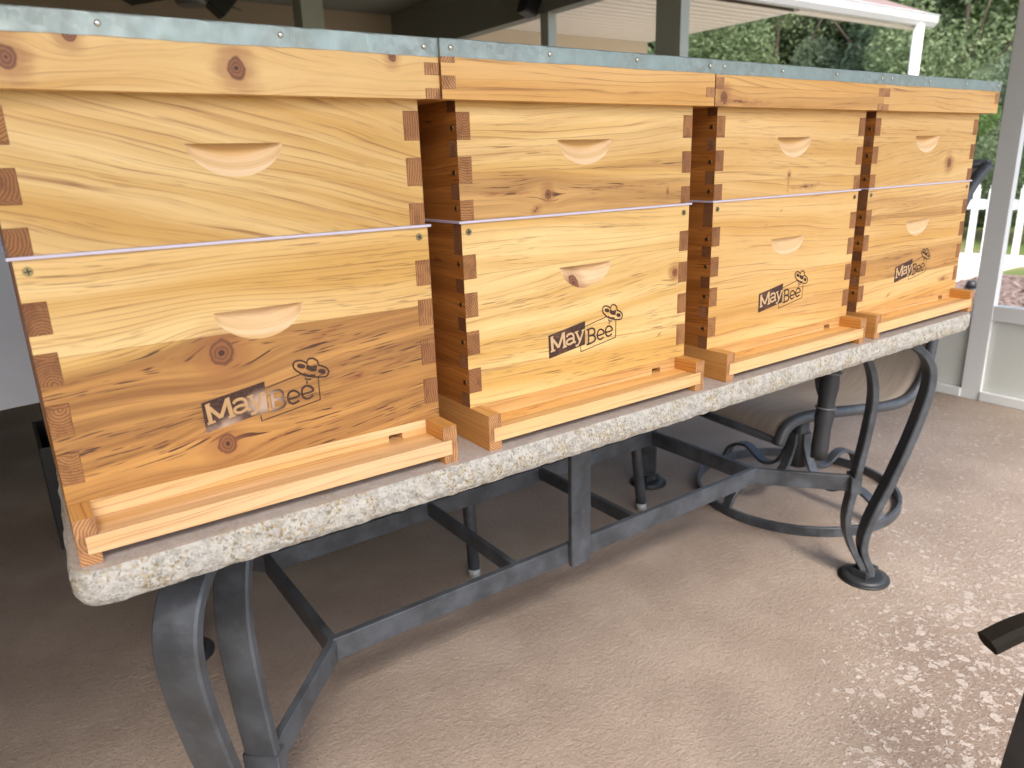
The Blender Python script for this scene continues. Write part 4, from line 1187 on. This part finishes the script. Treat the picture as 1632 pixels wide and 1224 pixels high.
def crown_mesh(seed, n, rx, rz, lsize, clumps=26):
    r = random.Random(seed); bm_v = []; bm_f = []
    cl = []
    for _ in range(clumps):
        while True:
            p = Vector((r.uniform(-1, 1), r.uniform(-1, 1), r.uniform(-1, 1)))
            if 0.25 < p.length < 0.92: break
        cl.append((Vector((p.x*rx, p.y*rx, p.z*rz)), r.uniform(0.22, 0.42)))
    for i in range(n):
        c, s = cl[r.randrange(len(cl))]
        d = Vector((r.gauss(0, 1), r.gauss(0, 1), r.gauss(0, 1))).normalized() * (r.random()**0.35)
        p = c + Vector((d.x*rx*s, d.y*rx*s, d.z*rz*s))
        a = Vector((r.gauss(0, 1), r.gauss(0, 1), r.gauss(0, 0.6))).normalized(); b = a.orthogonal().normalized()
        b = (b*math.cos(i) + a.cross(b)*math.sin(i)).normalized()
        l = lsize*r.uniform(0.6, 1.3); w_ = l*0.42
        k = len(bm_v)
        bm_v += [p - a*l*0.5, p + b*w_*0.5 + a.cross(b)*w_*0.12, p + a*l*0.5, p - b*w_*0.5 + a.cross(b)*w_*0.12]
        bm_f.append((k, k+1, k+2, k+3))
    me = bpy.data.meshes.new('crown'); me.from_pydata([tuple(v) for v in bm_v], [], bm_f); me.update()
    return me
CROWNS = [crown_mesh(11, 34000, 1.0, 1.0, 0.048), crown_mesh(12, 34000, 1.0, 1.0, 0.044, 34), crown_mesh(13, 30000, 1.0, 1.0, 0.052, 20)]
def plant(name, label, cat, x, y, rx, rz, zc, leaf, var, group, lean=0.0):
    t = thing(name, label, cat, (x, y, GZ), random.Random(int(x*100)).uniform(0, 6), group)
    me = CROWNS[var]
    c = link('crown', me, LEAF[0], t); c.material_slots[0].link = 'OBJECT'; c.material_slots[0].material = LEAF[leaf]; c.location = (lean, 0, zc); c.scale = (rx, rx, rz)
    bm = bmesh.new(); r0 = 0.028*rx+0.02
    add_tube(bm, crom([(0, 0, -0.05), (0.03*rx, 0.0, zc*0.45), (lean*0.6, 0.04*rx, zc), (lean, 0.0, zc+rz*0.6)], 4), [r0*(1-0.055*k) for k in range(13)], 9)
    for k in range(5):
        a = k*1.26; add_tube(bm, crom([(0, 0, zc*0.55+0.07*k*rz), (0.3*rx*math.cos(a), 0.3*rx*math.sin(a), zc*0.8+0.05*k*rz), (0.7*rx*math.cos(a), 0.7*rx*math.sin(a), zc+0.25*rz)], 3), [r0*0.5*(1-0.1*q) for q in range(7)], 6)
    link('trunk', mesh_of(bm), M['bark'], t)
    return t
TG = 'trees behind the fence and house wing'
TREES = [
 (16.2, 14.6, 2.9, 3.0, 4.2, 1, 0, 'dark green broad tree seen just right of the thick porch post'),
 (17.2, 11.6, 2.7, 2.9, 3.9, 1, 1, 'mid green tree under the white gutter, left of the downspout'),
 (18.6, 9.6, 2.6, 3.2, 4.3, 0, 2, 'dark green tree right behind the white downspout'),
 (17.0, 7.1, 2.2, 2.7, 3.6, 1, 0, 'bushy tree between the downspout and the pale leaning post'),
 (20.5, 7.3, 3.0, 3.8, 5.6, 2, 1, 'tall yellow-green tree above the gutter end'),
 (19.0, 4.9, 2.6, 3.4, 4.6, 1, 2, 'light leafy tree behind the tall screen wall post'),
 (22.5, 11.5, 3.4, 4.3, 6.2, 1, 0, 'tall dark tree rising behind the red roof corner'),
 (24.0, 17.5, 4.0, 4.6, 5.2, 1, 1, 'wide distant tree farthest to the left of the tree line'),
]
for (x, y, rx, rz, zc, lf, vr, lb) in TREES: plant('leafy_tree', lb, 'tree', x, y, rx, rz, zc, lf, vr, TG)
SH = [
 (13.0, 5.6, 1.15, 1.05, 1.15, 2, 0, 'bright green shrub behind the fence, left of the leaning post'),
 (13.4, 3.8, 1.2, 1.15, 1.2, 1, 1, 'bright shrub behind the pickets right of the leaning post'),
 (14.2, 7.6, 1.3, 1.2, 1.35, 2, 2, 'low yellow-green shrub just above the right hand hive cover'),
 (15.5, 4.9, 1.5, 1.6, 1.7, 0, 2, 'darker shrub a little farther back behind the fence'),
 (15.2, 9.6, 1.5, 1.4, 1.5, 1, 0, 'round shrub at the foot of the trees beyond the gutter'),
]
for (x, y, rx, rz, zc, lf, vr, lb) in SH: plant('leafy_shrub', lb, 'shrub', x, y, rx, rz, zc, lf, vr, 'shrubs behind the picket fence')
# far wood closing the view
r = random.Random(5); V = []; Fc = []
for i in range(60000):
    a = r.uniform(-0.15, 1.25); d = r.gauss(30, 2.2); z = GZ + 9.5*r.random()**0.9
    bulge = 1 + 0.06*math.sin(a*17)+0.05*math.sin(a*31+z)
    p = Vector((d*bulge*math.cos(a), d*bulge*math.sin(a), z))
    u = Vector((r.gauss(0, 1), r.gauss(0, 1), r.gauss(0, 1))).normalized(); v = u.orthogonal().normalized(); l = r.uniform(.22, .5)
    k = len(V); V += [tuple(p-u*l), tuple(p+v*l*.5), tuple(p+u*l), tuple(p-v*l*.5)]; Fc.append((k, k+1, k+2, k+3))
me = bpy.data.meshes.new('wood'); me.from_pydata(V, [], Fc); me.update()
tag(link('far_wood', me, LEAF[1]), 'dense dark green wood closing the view behind the trees', 'wood', kind='stuff')
